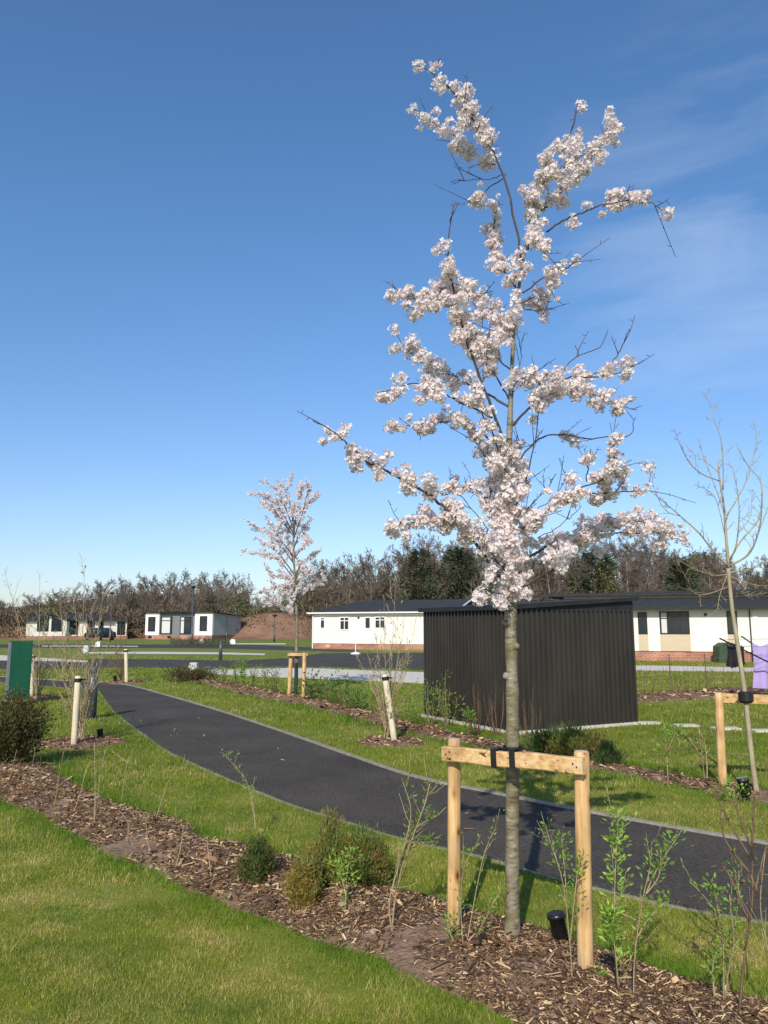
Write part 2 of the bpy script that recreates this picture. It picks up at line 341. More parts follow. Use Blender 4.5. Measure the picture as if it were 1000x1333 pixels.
ROADS = [line([(-300, 862), (0, 859.5), (110, 858), (185, 858), (300, 860), (372, 857), (420, 850.5), (480, 850), (560, 849.5), (700, 850), (815, 852), (815, 866), (700, 869), (550, 873), (480, 871), (420, 868.5), (372, 868.5), (265, 870.5), (180, 869), (60, 871), (-300, 873)]),
         line([(-300, 838.5), (150, 839), (225, 839), (330, 839.5), (410, 843), (470, 846), (460, 849), (372, 846.5), (300, 844.5), (200, 843.5), (-300, 842.5)])]
PADS = [line([(262, 872.5), (330, 871), (372, 870), (420, 870.5), (480, 873), (560, 875.5), (620, 877), (620, 893), (560, 891), (480, 887), (400, 884), (330, 881), (275, 878)]),
        line([(108, 849), (200, 848.5), (290, 849.5), (345, 851), (345, 853), (290, 852), (200, 851.5), (108, 851)]),
        line([(-60, 852), (0, 853), (66, 857), (115, 860), (115, 862.5), (66, 861), (0, 860), (-60, 860)]),
        line([(55, 840.6), (130, 840.4), (180, 841), (180, 842), (130, 841.6), (55, 841.8)]),
        line([(300, 837.5), (372, 837.5), (372, 839), (300, 838.8)]),
        line([(815, 866.5), (880, 867), (980, 869.5), (1060, 870), (1060, 876), (980, 875), (880, 874), (815, 873)])]
EXC = [PATH, BED, BED2, BED3] + PATCH + [np.array(p) for p in ROADS + PADS]
def sheet(name, P, z, m, kind='structure'):
    mb = MB(); P = np.asarray(P, float).copy(); P[:, 2] = z
    bm_v = P; mb.add(bm_v, [[list(range(len(P)))]]); return struct(name, mb, m, kind=kind)
# lawn: one sheet to the horizon
mb = MB(); mb.add([[-900, -60, 0], [900, -60, 0], [900, 1500, 0], [-900, 1500, 0]], [[[0, 1, 2, 3]]]); struct('lawn', mb, M['lawn'])
def strip(name, A, B, z, m):
    mb = MB(); n = len(A); P = np.concatenate([A, B]).copy(); P[:, 2] = z
    i = np.arange(n - 1); mb.add(P, [np.stack([i, i + 1, n + i + 1, n + i], 1)[:, ::-1]]); return struct(name, mb, m)
# resample both path edges by index fraction
def resample(P, n):
    s = np.cumsum(np.r_[0, np.linalg.norm(np.diff(P[:, :2], axis=0), axis=1)]); t = np.linspace(0, s[-1], n)
    return np.stack([np.interp(t, s, P[:, k]) for k in range(3)], 1)
strip('footpath', path_far, path_near, .006, M['asphalt']) if len(path_far) == len(path_near) else sheet('footpath', PATH, .006, M['asphalt'])
def edging(name, P, w=.05, h=.022, off=0):
    T = np.gradient(P[:, :2], axis=0); T /= np.linalg.norm(T, axis=1, keepdims=True); Nn = np.stack([-T[:, 1], T[:, 0]], 1)
    mb = MB(); n = len(P); a = P[:, :2] + Nn * (off - w / 2); b = P[:, :2] + Nn * (off + w / 2); hh = h + .004 * (vnoise(P[:, 0], P[:, 1], 3) - .5)
    R = np.stack([np.c_[a, np.full(n, -.02)], np.c_[a, hh], np.c_[b, hh], np.c_[b, np.full(n, -.02)]], 1).reshape(-1, 3)
    i = np.arange(n - 1)[:, None] * 4; j = np.arange(3)[None]; q = np.stack([i + j, i + j + 1, i + 4 + j + 1, i + 4 + j], -1).reshape(-1, 4)
    mb.add(R, [q]); return struct(name, mb, M['kerb'])
edging('path_edging', resample(path_far, 260), .055, .024); edging('path_edging', resample(path_near, 260), .03, .008)
for r in ROADS: sheet('road', r, .004, M['road'])
for r in PADS: sheet('pavement', r, .010, M['concrete'])
def bedz(x, y, P, amp=1.0):
    d = polydist(x, y, P); k = np.clip(d / .35, 0, 1)
    return .008 + k * amp * (.02 + .075 * fbm(x, y, 2.2, 4) + .03 * fbm(x, y, 14, 6))
def bed(P, step, amp=1.0, ymax=99, ymin=-5):
    P = np.asarray(P); x0, y0 = P[:, 0].min(), max(P[:, 1].min(), ymin); x1, y1 = P[:, 0].max(), min(P[:, 1].max(), ymax)
    xs = np.arange(x0, x1 + step, step); ys = np.arange(y0, y1 + step, step); X, Y = np.meshgrid(xs, ys)
    ins = inpoly(X, Y, P); Z = np.where(ins, bedz(X, Y, P, amp), -.02)
    nx = len(xs); i, j = np.meshgrid(np.arange(len(ys) - 1), np.arange(nx - 1), indexing='ij')
    keep = (ins[:-1, :-1] | ins[1:, :-1] | ins[:-1, 1:] | ins[1:, 1:])
    a = (i * nx + j)[keep]; q = np.stack([a, a + 1, a + nx + 1, a + nx], 1)
    used = np.unique(q); mp = -np.ones(nx * len(ys), int); mp[used] = np.arange(len(used))
    pts = np.stack([X.ravel(), Y.ravel(), Z.ravel()], 1)[used]
    mb = MB(); mb.add(pts, [mp[q]]); return mb
mb = bed(BED, .03, ymax=9); struct('soil_bed', mb, M['soil'], True)
mb = bed(BED2, .06, .8, ymax=30); struct('soil_bed', mb, M['soil'], True)
mb = bed(BED3, .12, .7); struct('soil_bed', mb, M['soil'], True)
for p in PATCH: struct('soil_patch', bed(p, .05, .6), M['soil'], True)
# ------------------------------------------------------------------ bark mulch and grass
def chips(P, dens_fn, size, mb, amp=1.0, ymax=99, ymin=1.2, xlim=7):
    P = np.asarray(P); x0, x1 = max(P[:, 0].min(), -xlim * 2), min(P[:, 0].max(), xlim * 2); y0, y1 = max(P[:, 1].min(), ymin), min(P[:, 1].max(), ymax)
    n = int((x1 - x0) * (y1 - y0) * dens_fn); x = RS.uniform(x0, x1, n); y = RS.uniform(y0, y1, n)
    k = inpoly(x, y, P) & (np.abs(x) < y * .62 + 1.0) & (fbm(x, y, 2.6, 11) + .22 * np.clip(polydist(x, y, P) / .3, 0, 1) > .43 + .22 * (RS.rand(n) - .3)); x = x[k]; y = y[k]; n = len(x)
    z = bedz(x, y, P, amp) if amp else np.full(n, .006)
    L = size * np.exp(RS.randn(n) * .55); Wd = L * RS.uniform(.10, .38, n); long = RS.rand(n) < .13; L[long] *= 2.4; Wd[long] = .0045 + size * .06
    th = RS.uniform(0, 2 * math.pi, n); el = RS.randn(n) * .3
    D = np.stack([np.cos(th) * np.cos(el), np.sin(th) * np.cos(el), np.sin(el)], 1)
    up = np.stack([RS.randn(n) * .35, RS.randn(n) * .35, np.ones(n)], 1); Sd = np.cross(D, up); Sd /= np.linalg.norm(Sd, axis=1, keepdims=True); Nn = np.cross(Sd, D)
    c = np.stack([x, y, z + .006 + RS.rand(n) * .012], 1); th_ = (Wd * .25 + .001)[:, None]
    P8 = []
    for a, b, h in ((-1, -1, -1), (1, -.7, -1), (1, .6, -1), (-1, 1, -1), (-.9, -.8, 1), (.85, -.6, 1), (.9, .5, 1), (-.8, .8, 1)):
        P8.append(c + D * (L[:, None] * .5 * a) + Sd * (Wd[:, None] * .5 * b) + Nn * th_ * .5 * h)
    Vv = np.stack(P8, 1).reshape(-1, 3); o = np.arange(n)[:, None] * 8
    q = np.concatenate([o + np.array(f) for f in ([4, 5, 6, 7], [0, 1, 5, 4], [1, 2, 6, 5], [2, 3, 7, 6], [3, 0, 4, 7])])
    t = RS.rand(n)[:, None]; pale = np.array([.56, .43, .28]); mid = np.array([.21, .13, .08]); dk = np.array([.075, .044, .028])
    col = np.where(t < .42, dk, np.where(t < .82, mid, pale)) * RS.uniform(.7, 1.25, (n, 1))
    mb.add(Vv, [q], np.repeat(col, 8, axis=0))
mb = MB(); chips(BED, 9500, .0135, mb, ymax=4.6); chips(BED, 500, .026, mb, ymax=5); chips(BED, 3000, .024, mb, ymax=8.5, ymin=4.6); chips(BED, 900, .035, mb, ymin=8.5, ymax=12)
chips(PATH, 9, .02, mb, 0, ymax=14)
struct('bark_mulch', mb, M['mulch'], kind='stuff')
mb = MB(); chips(BED2, 900, .038, mb, .8, ymax=14, ymin=6); chips(BED2, 260, .06, mb, .8, ymax=26, ymin=14, xlim=12)
for p in PATCH: chips(p, 900, .032, mb, .6, xlim=12, ymax=40)
chips(BED3, 160, .07, mb, .7, xlim=14, ymax=40)
struct('bark_mulch', mb, M['mulch'], kind='stuff')
mb = MB(); 
for i in range(150):
    while True:
        x = RS.uniform(-3.4, 3.6); y = RS.uniform(2.3, 7)
        if inpoly(np.array([x]), np.array([y]), BED)[0]: break
    r = .006 + .012 * RS.rand() ** 2 + (.018 if i % 14 == 0 else 0); z = float(bedz(np.array([x]), np.array([y]), BED)[0])
    th = RS.rand() * 6; prof = [(r * .5, -r * .5), (r * 1.0, -r * .1), (r * .85, r * .35), (r * .35, r * .62)]
    m2 = MB(); m2.lathe(prof, 7, (0, 0, 0)); Pv = m2.v[0] * np.array([1, RS.uniform(.6, .95), 1]); Pv += RS.randn(*Pv.shape) * r * .08
    R = np.array([[math.cos(th), -math.sin(th), 0], [math.sin(th), math.cos(th), 0], [0, 0, 1]]); mb.add(Pv @ R.T + [x, y, z + .003], [f for f in m2.f])
struct('stones', mb, M['stone'], True, kind='stuff')
def grass():
    mb = MB()
    bands = [(1.5, 3.2, 30000, .0125, .0022), (3.2, 5, 16000, .016, .003), (5, 8, 7000, .021, .0045), (8, 13, 2300, .032, .008), (13, 22, 600, .045, .016), (22, 42, 150, .05, .032)]
    for y0, y1, dn, h, w in bands:
        n = int((y1 - y0) * (y0 + y1) * .62 * dn + (y1 - y0) * 1.2 * dn)
        y = RS.uniform(y0, y1, n); x = RS.uniform(-1, 1, n) * (y * .58 + .5)
        ed = polydist(x, y, BED) if y0 < 12 else np.full(n, 9.); ed2 = polydist(x, y, BED2) if y0 < 26 else np.full(n, 9.)
        e = np.minimum(ed, ed2); ep = polydist(x, y, path_near[16:], False) if y0 < 14 else np.full(n, 9.)
        keep = np.ones(n, bool)
        for P in EXC:
            P = np.asarray(P)
            if P[:, 1].max() < y0 or P[:, 1].min() > y1: continue
            ins = inpoly(x, y, P)
            d = polydist(x, y, P) if (P is BED or P is BED2) else None
            if d is not None: ins &= ~((d < .035 + .05 * vnoise(x, y, 7)) & (RS.rand(n) < .5))
            keep &= ~ins
        bare = fbm(x, y, 2.4, 31); keep &= ~((bare > .70) & (RS.rand(n) < .7))
        x = x[keep]; y = y[keep]; e = e[keep]; ep = ep[keep]; n = len(x)
        lush = np.clip(1 - e / .38, 0, 1) * (.5 + fbm(x, y, 1.5, 20)); lush = np.maximum(lush, .45 * np.clip(1 - ep / .25, 0, 1))
        cx_, cy_ = G(90, 1190)[:2]; clov = (np.hypot((x - cx_) / .19, (y - cy_) / .16) < .8 + 1.3 * (fbm(x, y, 14, 3) - .35)) * (RS.rand(n) < .8)
        hh = h * np.exp(RS.randn(n) * .3) * (1 + .9 * lush) * (.75 + .5 * fbm(x, y, 3, 9)); ww = w * RS.uniform(.6, 1.3, n)
        th = RS.uniform(0, 6.283, n); ln = np.abs(RS.randn(n)) * .55 + .12
        base = np.stack([x, y, np.full(n, 0.)], 1); side = np.stack([np.cos(th), np.sin(th), np.zeros(n)], 1)
        ph = RS.uniform(0, 6.283, n); lean = np.stack([np.cos(ph) * ln, np.sin(ph) * ln, np.ones(n)], 1); lean /= np.linalg.norm(lean, axis=1, keepdims=True)
        a = base - side * ww[:, None] * .5; b = base + side * ww[:, None] * .5
        tip = base + lean * hh[:, None]
        Vv = np.stack([a, b, tip], 1).reshape(-1, 3)
        straw = fbm(x, y, 5, 40) * .5 + fbm(x, y, 1.2, 41) * .5
        ps = np.clip((straw - .38) * 2.6, 0.06, .7) * (1 - .85 * np.clip(lush, 0, 1)) * (1 - .5 * np.clip((y - 4) / 6, 0, 1)) * (1 - clov)
        isS = RS.rand(n) < ps
        col = np.array([.95, 1.05, .9]) * RS.uniform(.72, 1.35, (n, 1)); col = np.where(isS[:, None], np.array([2.1, 1.6, 4.2]) * RS.uniform(.7, 1.25, (n, 1)), col)
        lu = np.clip(lush, 0, 1)[:, None] * (~isS)[:, None]; col = col * (1 - lu * np.array([.42, .12, .3])); col = np.where(clov[:, None] > 0, col * np.array([.55, .8, .9]), col)
        mb.add(Vv, [np.arange(n * 3).reshape(n, 3)], np.repeat(col, 3, axis=0))
    return mb
struct('grass', grass(), M['blades'], kind='stuff')
# ------------------------------------------------------------------ flowering cherry (traced limbs, given real depth)
YT = float(G(668, 1240)[1])
def trace(px, dz0, dz1, n=6):
    """pixel polyline -> world polyline; depth offset from the trunk plane runs dz0..dz1"""
    P = smooth_line([np.array([a, b, 0.]) for a, b in px], n) if len(px) > 2 else np.array([[a, b, 0.] for a, b in px], float)
    s = np.cumsum(np.r_[0, np.hypot(*np.diff(P[:, :2], axis=0).T)]); s /= s[-1]
    return np.array([V(p[0], p[1], YT + dz0 + (dz1 - dz0) * t ** .9) for p, t in zip(P, s)])
FLC = np.array([[.97, .92, .89], [.98, .95, .91], [.96, .88, .86], [.92, .79, .79]])
def flowers(mb, c, nrm, size, rs=RS, petals=5):
    n = len(c); nrm = nrm / (np.linalg.norm(nrm, axis=1, keepdims=True) + 1e-9)
    r = rs.randn(n, 3); A = np.cross(nrm, r); A /= (np.linalg.norm(A, axis=1, keepdims=True) + 1e-9); B = np.cross(nrm, A)
    base = FLC[rs.choice(4, n, p=[.34, .32, .23, .11])] * rs.uniform(.88, 1.04, (n, 1)); size = np.broadcast_to(size, (n,))[:, None]
    for k in range(petals):
        t = k * 2 * math.pi / petals + rs.uniform(-.2, .2, n); cu = rs.uniform(.1, .7, n)[:, None]
        D = (np.cos(t)[:, None] * A + np.sin(t)[:, None] * B) + nrm * cu; D /= np.linalg.norm(D, axis=1, keepdims=True); Sd = np.cross(nrm, D)
        L = size * rs.uniform(.42, .56, (n, 1)); w = L * .42
        Vv = np.stack([c, c + D * L * .55 + Sd * w + nrm * L * .06, c + D * L * 1.0 + Sd * w * .45 + nrm * L * .12, c + D * L * .9 + nrm * L * .1, c + D * L * 1.0 - Sd * w * .45 + nrm * L * .12, c + D * L * .55 - Sd * w + nrm * L * .06], 1).reshape(-1, 3)
        cc = np.repeat(base, 6, axis=0).reshape(n, 6, 3); cc[:, 0] = np.array([.86, .64, .63]); mb.add(Vv, [np.arange(n * 6).reshape(n, 6)], cc.reshape(-1, 3))
def blossom_on(mb, tw, P, per_m, rad, size, rs=RS):
    s = np.cumsum(np.r_[0, np.linalg.norm(np.diff(P, axis=0), axis=1)]); Ltot = s[-1]
    # clumps at knots along the limb, uneven
    k = max(3, int(Ltot / (rad * .29))); ts = np.sort((np.arange(k) + rs.uniform(-.2, 1.2, k)) / k); ts = np.clip(ts, 0, 1); R0 = rad; gap = rs.rand() * 9
    for t in ts:
        if math.sin(t * Ltot * 21 + gap) > .93: continue
        c = np.array([np.interp(t * Ltot, s, P[:, q]) for q in range(3)]); rr = R0 * .62 * rs.uniform(.55, 1.2) * (1.1 - .25 * t)
        c = c + rs.randn(3) * R0 * .46 * np.array([1, 1, 1.0])
        n = max(5, int(per_m * R0 * .60 * (rr / (R0 * .62)) ** 2 * rs.uniform(.7, 1.2)))
        rad = rr * 1.2
        d = rs.randn(n, 3); d /= np.linalg.norm(d, axis=1, keepdims=True); q = rs.rand(n, 1) ** .45
        pc = c + d * q * rr * np.array([1, 1, .85])
        nn = d + rs.randn(n, 3) * .45 + np.array([0, 0, .1]); flowers(mb, pc, nn, size * rs.uniform(.8, 1.15, n), rs)
        nb = max(1, n // 7); i = rs.choice(n, nb); mb.leaves(c + (pc[i] - c) * .55, pc[i] - c + rs.randn(nb, 3) * .01, size * .5, size * .2, np.array([.20, .09, .07]) * rs.uniform(.7, 1.3, (nb, 1)), rs)
        if rs.rand() < .35:
            e = c + np.array([0, 0, .3]) * rad + rs.randn(3) * rr * .9; tw.tube([c, (c + e) / 2 + rs.randn(3) * .005, e], .0022, 3)
ch = thing('cherry_tree', 'tall young cherry tree in full pale pink blossom tied to the nearest wooden frame', 'tree', G(668, 1240))
tp = [(668, 1246), (667, 1200), (667, 1100), (667.5, 1000), (667, 900), (665, 820), (665, 760), (664, 700), (662, 640), (663, 580), (665, 520), (668, 450), (671, 410), (677, 365), (683, 330), (690, 290), (697, 255), (704, 225), (712, 203)]
TP = np.array([V(a, b, YT + .03 * math.sin(i * 1.1)) for i, (a, b) in enumerate(tp)]); TP[0, 2] = -.03
TP = smooth_line(list(TP), 5)
zz = TP[:, 2]; rad = np.interp(zz, [0, .06, .3, 1.0, 1.9, 2.2, 3, 3.8, 4.6], [.053, .042, .036, .033, .030, .021, .0115, .007, .003])
rad = rad * (1 + .07 * np.sin(zz * 31) * (zz > .3) + .10 * (vnoise(zz, zz * 0, 14) - .5))
mbt = MB(); mbt.tube(TP, rad, 18)
for z, a in ((1.83, 2.8), (1.74, 3.6), (1.62, 2.9), (1.35, 3.3), (2.0, 5.), (.78, .2), (1.88, 4.6), (1.5, 5.6)):   # knots
    c = np.array([np.interp(z, zz, TP[:, k]) for k in range(3)]) + np.array([math.cos(a), math.sin(a), 0]) * .031
    mbt.lathe([(.004, -.022), (.016, -.012), (.019, 0), (.014, .012), (.004, .018)], 8, c)
mbt.build('trunk', M['bark'], ch, True)
# (polyline, depth at tip, base radius, blossom from t, to t, blossom radius factor)
LIMBS = [
 ([(680, 345), (673, 298), (661, 239), (640, 189), (606, 142), (581, 117), (562, 98), (545, 86)], -.25, .009, .42, .90, 1.0, [(545, 86)]),
 ([(644, 215), (625, 205), (606, 189), (581, 172), (556, 153), (537, 140)], .2, .005, .15, .88, 1.0, [(538, 143)]),
 ([(686, 325), (698, 285), (715, 268), (732, 248), (757, 218), (782, 193), (803, 169)], .35, .009, .25, 1.0, 1.0, [(793, 146), (803, 166)]),
 ([(757, 218), (748, 195), (742, 180)], .3, .004, .3, 1.0, .75, []),
 ([(712, 303), (730, 290), (749, 281), (765, 276), (782, 270), (816, 265), (845, 266), (858, 268), (868, 279)], -.4, .007, .22, .30, .7, [(868, 277)]),
 ([(784, 270), (800, 267), (816, 266), (845, 266)], -.35, .004, .0, 1.0, .7, []),
 ([(694, 278), (700, 250), (703, 226), (715, 201), (732, 186), (746, 168), (755, 140)], .15, .007, .0, .72, .75, [(756, 139)]),
 ([(706, 240), (720, 225), (740, 215), (765, 195), (775, 180)], -.1, .005, .0, 1.0, .9, []),
 ([(673, 378), (660, 358), (648, 338), (640, 310), (641, 285), (640, 262)], .35, .008, .25, 1.0, .75, []),
 ([(655, 232), (635, 245), (622, 262), (612, 263)], .1, .004, .2, .9, .8, []),
 ([(655, 228), (640, 232), (623, 233), (608, 234), (594, 237)], -.1, .0035, 2, 2, 0, []),
 ([(680, 382), (707, 361), (725, 352), (740, 345), (752, 338)], -.2, .006, .35, 1.0, .8, []),
 ([(676, 395), (690, 386), (707, 382), (716, 378)], .3, .005, .3, 1.0, .9, []),
 ([(690, 310), (710, 320), (722, 332), (738, 346)], -.3, .004, .1, .5, .7, []),
 ([(673, 409), (685, 404), (698, 404), (708, 409)], .1, .003, 2, 2, 0, [(710, 413)]),
 ([(663, 600), (645, 550), (625, 500), (608, 455), (594, 405), (585, 360), (582, 325), (585, 300), (588, 283)], -.45, .012, .35, .72, .95, [(580, 319), (583, 345)]),
 ([(586, 378), (575, 382), (560, 392), (548, 402), (530, 403)], -.5, .004, .0, 1.0, .8, []),
 ([(575, 380), (552, 389), (535, 388), (510, 386)], -.3, .003, .45, 1.0, .6, [(510, 386)]),
 ([(588, 375), (605, 378), (618, 380), (634, 377)], -.5, .004, .0, .8, .7, []),
 ([(664, 428), (652, 418), (640, 406), (628, 400), (619, 393)], .3, .006, .0, 1.0, .9, []),
 ([(662, 530), (640, 515), (610, 500), (577, 485), (545, 470), (525, 450), (512, 431)], .4, .009, .35, .97, 1.0, [(513, 430)]),
 ([(640, 545), (605, 528), (575, 512), (545, 502), (515, 508), (488, 516)], -.35, .007, .3, 1.0, .9, []),
 ([(655, 590), (630, 565), (598, 548), (575, 548), (556, 553), (530, 554), (508, 555)], .3, .008, .25, 1.0, .75, [(514, 556)]),
 ([(662, 775), (645, 745), (624, 715), (606, 688), (588, 668), (560, 645), (525, 622), (500, 604), (478, 592), (455, 575), (440, 563), (425, 549), (410, 541)], -.55, .013, .22, .91, .95, []),
 ([(596, 678), (580, 682), (556, 681), (535, 680), (520, 682), (508, 683)], -.3, .005, .05, 1.0, .9, [(512, 683)]),
 ([(652, 690), (638, 660), (625, 640), (600, 632), (578, 627)], .25, .006, .55, 1.0, .9, []),
 ([(661, 560), (680, 535), (702, 518), (725, 500), (740, 490), (774, 488), (800, 480), (820, 472)], -.35, .009, .15, 1.0, .95, []),
 ([(712, 510), (735, 505), (760, 512), (780, 520), (806, 530), (832, 538)], .25, .007, .1, 1.0, .9, []),
 ([(725, 500), (743, 473), (760, 462), (785, 452), (795, 440), (798, 429)], .1, .004, 2, 2, 0, []),
 ([(770, 490), (795, 473), (810, 452), (816, 436), (819, 425)], -.3, .004, 2, 2, 0, []),
 ([(664, 625), (680, 600), (702, 577), (728, 569), (764, 574), (797, 575), (818, 572), (822, 560), (826, 545)], .4, .007, 2, 2, 0, [(742, 570), (734, 568), (750, 575)]),
 ([(664, 700), (690, 680), (712, 665), (735, 650), (754, 639), (785, 629), (802, 618), (818, 606)], -.3, .009, .1, 1.0, .95, []),
 ([(762, 642), (790, 640), (815, 638), (842, 634)], -.15, .006, .0, 1.0, .9, [(845, 608)]),
 ([(764, 628), (764, 610), (763, 598), (766, 585)], -.2, .004, .5, .8, .5, [(764, 598)]),
 ([(790, 628), (798, 605), (801, 585), (803, 567)], -.25, .004, .0, 1.0, .6, [(803, 570)]),
 ([(663, 745), (690, 725), (712, 712), (735, 700), (760, 696), (806, 692), (842, 690), (870, 697), (892, 703)], .45, .010, .22, 1.0, 1.1, []),
 ([(745, 702), (780, 684), (815, 678), (850, 680), (880, 688)], .5, .005, .0, 1.0, .85, []),
 ([(676, 762), (695, 755), (715, 744), (728, 733), (727, 715)], -.35, .006, .72, 1.0, .9, []),
 ([(735, 715), (725, 730), (716, 735)], .3, .004, .0, 1.0, .9, []),
 ([(664, 770), (650, 776), (636, 772), (626, 768)], -.3, .004, 2, 2, 0, [(624, 780), (627, 773)]),
 ([(664, 760), (672, 770), (660, 780), (668, 786)], -.12, .004, .3, 1.0, .9, []),
 ([(665, 700), (645, 690), (635, 660), (640, 620), (622, 590), (605, 565)], .25, .009, .1, 1.0, 1.0, []),
 ([(664, 650), (655, 610), (640, 575), (625, 545), (616, 520), (600, 490)], -.3, .008, .1, 1.0, .9, []),
 ([(664, 670), (678, 640), (690, 600), (697, 560), (703, 520), (707, 500)], -.2, .006, .0, .35, .8, [(703, 528)]),
 ([(664, 740), (650, 720), (640, 700), (645, 675)], -.3, .007, .0, 1.0, 1.1, []),
 ([(664, 765), (660, 745), (652, 735), (645, 728)], -.25, .006, .0, 1.0, 1.1, []),
 ([(664, 735), (672, 715), (682, 690), (686, 660)], .25, .006, .0, 1.0, .9, []),
 ([(665, 640), (672, 620), (674, 590), (682, 570)], .3, .005, .0, .9, .85, []),
 ([(664, 520), (650, 495), (636, 470), (615, 440), (600, 420)], .35, .007, .45, 1.0, .8, []),
 ([(664, 505), (676, 495), (695, 490), (705, 505)], -.3, .005, .2, 1.0, .9, []),
 ([(663, 480), (650, 468), (635, 455), (622, 430)], -.2, .005, .5, 1.0, .8, []),
 ([(670, 425), (655, 440), (650, 455)], -.2, .004, .1, .9, .7, []),
 ([(672, 500), (676, 470), (677, 450), (672, 432)], .15, .0028, 2, 2, 0, []),
 ([(664, 690), (690, 655), (706, 640), (720, 620)], .3, .004, 2, 2, 0, []),
 ([(664, 720), (640, 700), (620, 670), (600, 645), (590, 640)], .3, .004, 2, 2, 0, []),
 ([(700, 700), (725, 692), (740, 680), (745, 676)], .3, .003, 2, 2, 0, []),
 ([(700, 660), (720, 650), (735, 630), (738, 618)], .35, .003, 2, 2, 0, []),
]
mbb = MB(); mbf = MB(); rs = np.random.RandomState(21)
for px, dt, r0, b0, b1, rf, ext in LIMBS:
    lw = abs(px[0][0] - 664) / 180.0; P = trace(px, dt * min(1, lw) * .6, dt, 6)
    L = len(P); P = P + np.cumsum(rs.randn(L, 3) * .0028, axis=0); bt = MB(); bt.tube(P, np.linspace(r0 * .8, max(.002, r0 * .18), L), 6)
    tw = bt
    # side twigs
    for q in range(int(rs.randint(2, 6))):
        i = rs.randint(L // 4, L - 1); a = P[i]; dirv = (P[min(i + 1, L - 1)] - P[i - 1]); dirv /= np.linalg.norm(dirv) + 1e-9
        e = a + (dirv + rs.randn(3) * .6 + [0, 0, .35]) * rs.uniform(.05, .13); bt.tube([a, (a + e) / 2 + rs.randn(3) * .006, e], np.array([.0026, .002, .0014]), 3)
        for w in range(2): g = (a + e) / 2 + (e - a) * .3 * w; bt.tube([g, g + rs.randn(3) * .012 + [0, 0, .01]], .0016, 3)
    if b0 < 1:
        i0 = int(b0 * (L - 1)); i1 = max(i0 + 2, int(b1 * (L - 1)) + 1); blossom_on(mbf, tw, P[i0:i1], 1080, .068 * rf, .0265, rs)
    for (u, v) in ext:
        c = V(u, v, P[-1][1]); j = np.argmin(np.linalg.norm(P - c, axis=1)); bt.tube([P[j], (P[j] + c) / 2 + rs.randn(3) * .006, c], .002, 3)
        n = 26; d = rs.randn(n, 3); d /= np.linalg.norm(d, axis=1, keepdims=True); pc = c + d * .036 * rs.rand(n, 1) ** .4; flowers(mbf, pc, d + rs.randn(n, 3) * .3, .029, rs)
    bt.build('branch', M['twig'], ch, True)
# blossom set straight on the stem
for v0, v1, uu, k in ((575, 790, 661, .9), (395, 425, 668, .8), (330, 385, 676, .8), (245, 325, 692, .75), (660, 792, 655, 1.0)):
    P = np.array([V(uu + rs.uniform(-9, 9) + (700 - v) * .0, v, YT + rs.uniform(-.09, .05)) for v in np.arange(v0, v1, 14)]); blossom_on(mbf, mbb, P, 900, .070 * k, .028, rs)
mbf.build('blossom', M['petal'], ch)
# second flowering cherry, farther along the path
Y2 = float(G(387, 906)[1]); k2 = lambda a, b, dy=0: V(300 + a / 3.3333, 600 + b / 3.3333, Y2 + dy)
c2 = thing('cherry_tree', 'smaller distant cherry tree with white blossom between twin posts beyond the path', 'tree', G(386, 907))
mb = MB(); P = smooth_line([k2(284, 1025), k2(287, 850), k2(288, 700), k2(284, 600), k2(278, 480), k2(274, 360), k2(272, 260), k2(280, 180)], 4)
mb.tube(P, np.interp(P[:, 2], [0, 1, 2, 4, 5], [.05, .042, .034, .018, .006]), 8); mb.build('trunk', M['bark'], c2, True)
fl = MB(); br = MB(); rs = np.random.RandomState(5)
L2 = [([(278, 330), (230, 230), (160, 150), (78, 148)]), ([(275, 300), (230, 180), (180, 110), (128, 85)]), ([(274, 330), (215, 250), (160, 190), (120, 182)]), ([(274, 300), (262, 200), (240, 140), (262, 90)]),
      ([(276, 320), (290, 210), (300, 140), (315, 90)]), ([(276, 340), (310, 230), (335, 150), (350, 105)]), ([(280, 260), (315, 205), (345, 180), (362, 150)]), ([(277, 420), (220, 340), (180, 290), (158, 240)]), ([(278, 450), (220, 370), (165, 315), (105, 292)]),
      ([(280, 520), (210, 430), (130, 405), (45, 392)]), ([(280, 500), (210, 400), (160, 360), (112, 335)]), ([(280, 420), (310, 380), (340, 350), (362, 350)]), ([(278, 380), (300, 320), (320, 295), (330, 290)]), ([(281, 500), (310, 440), (340, 420), (355, 420)]),
      ([(284, 590), (230, 545), (170, 555), (105, 578)]), ([(285, 600), (250, 560), (200, 600), (155, 632)]), ([(285, 600), (320, 560), (370, 540), (420, 520)]), ([(283, 540), (310, 500), (335, 485), (325, 460)]), ([(284, 560), (240, 500), (200, 500), (180, 510)]), ([(284, 620), (265, 630), (240, 640), (232, 650)]),
      ([(280, 470), (265, 400), (250, 330), (250, 290)]), ([(284, 600), (300, 540), (290, 500), (300, 480)]), ([(285, 610), (270, 590), (260, 640), (270, 665)])]
for l in L2:
    dz = rs.uniform(-1, 1); Q = smooth_line([k2(a + rs.uniform(-4, 4), b, dz * i * .28) for i, (a, b) in enumerate(l)], 4); b = MB(); b.tube(Q, np.linspace(.016, .005, len(Q)), 4);     i0 = len(Q) // 4; s_ = Q[i0:]; blossom_on(fl, MB(), s_, 330, .075, .042, rs)
    for q in range(3):
        i = rs.randint(3, len(Q) - 1); e = Q[i] + np.array([rs.uniform(-.4, .3), rs.uniform(-.3, .3), rs.uniform(.1, .35)]); b.tube([Q[i], e], .006, 3); blossom_on(fl, MB(), np.array([Q[i], e]), 300, .055, .042, rs)
    b.build('branch', M['twig'], c2)
fl.build('blossom', M['petal'], c2)
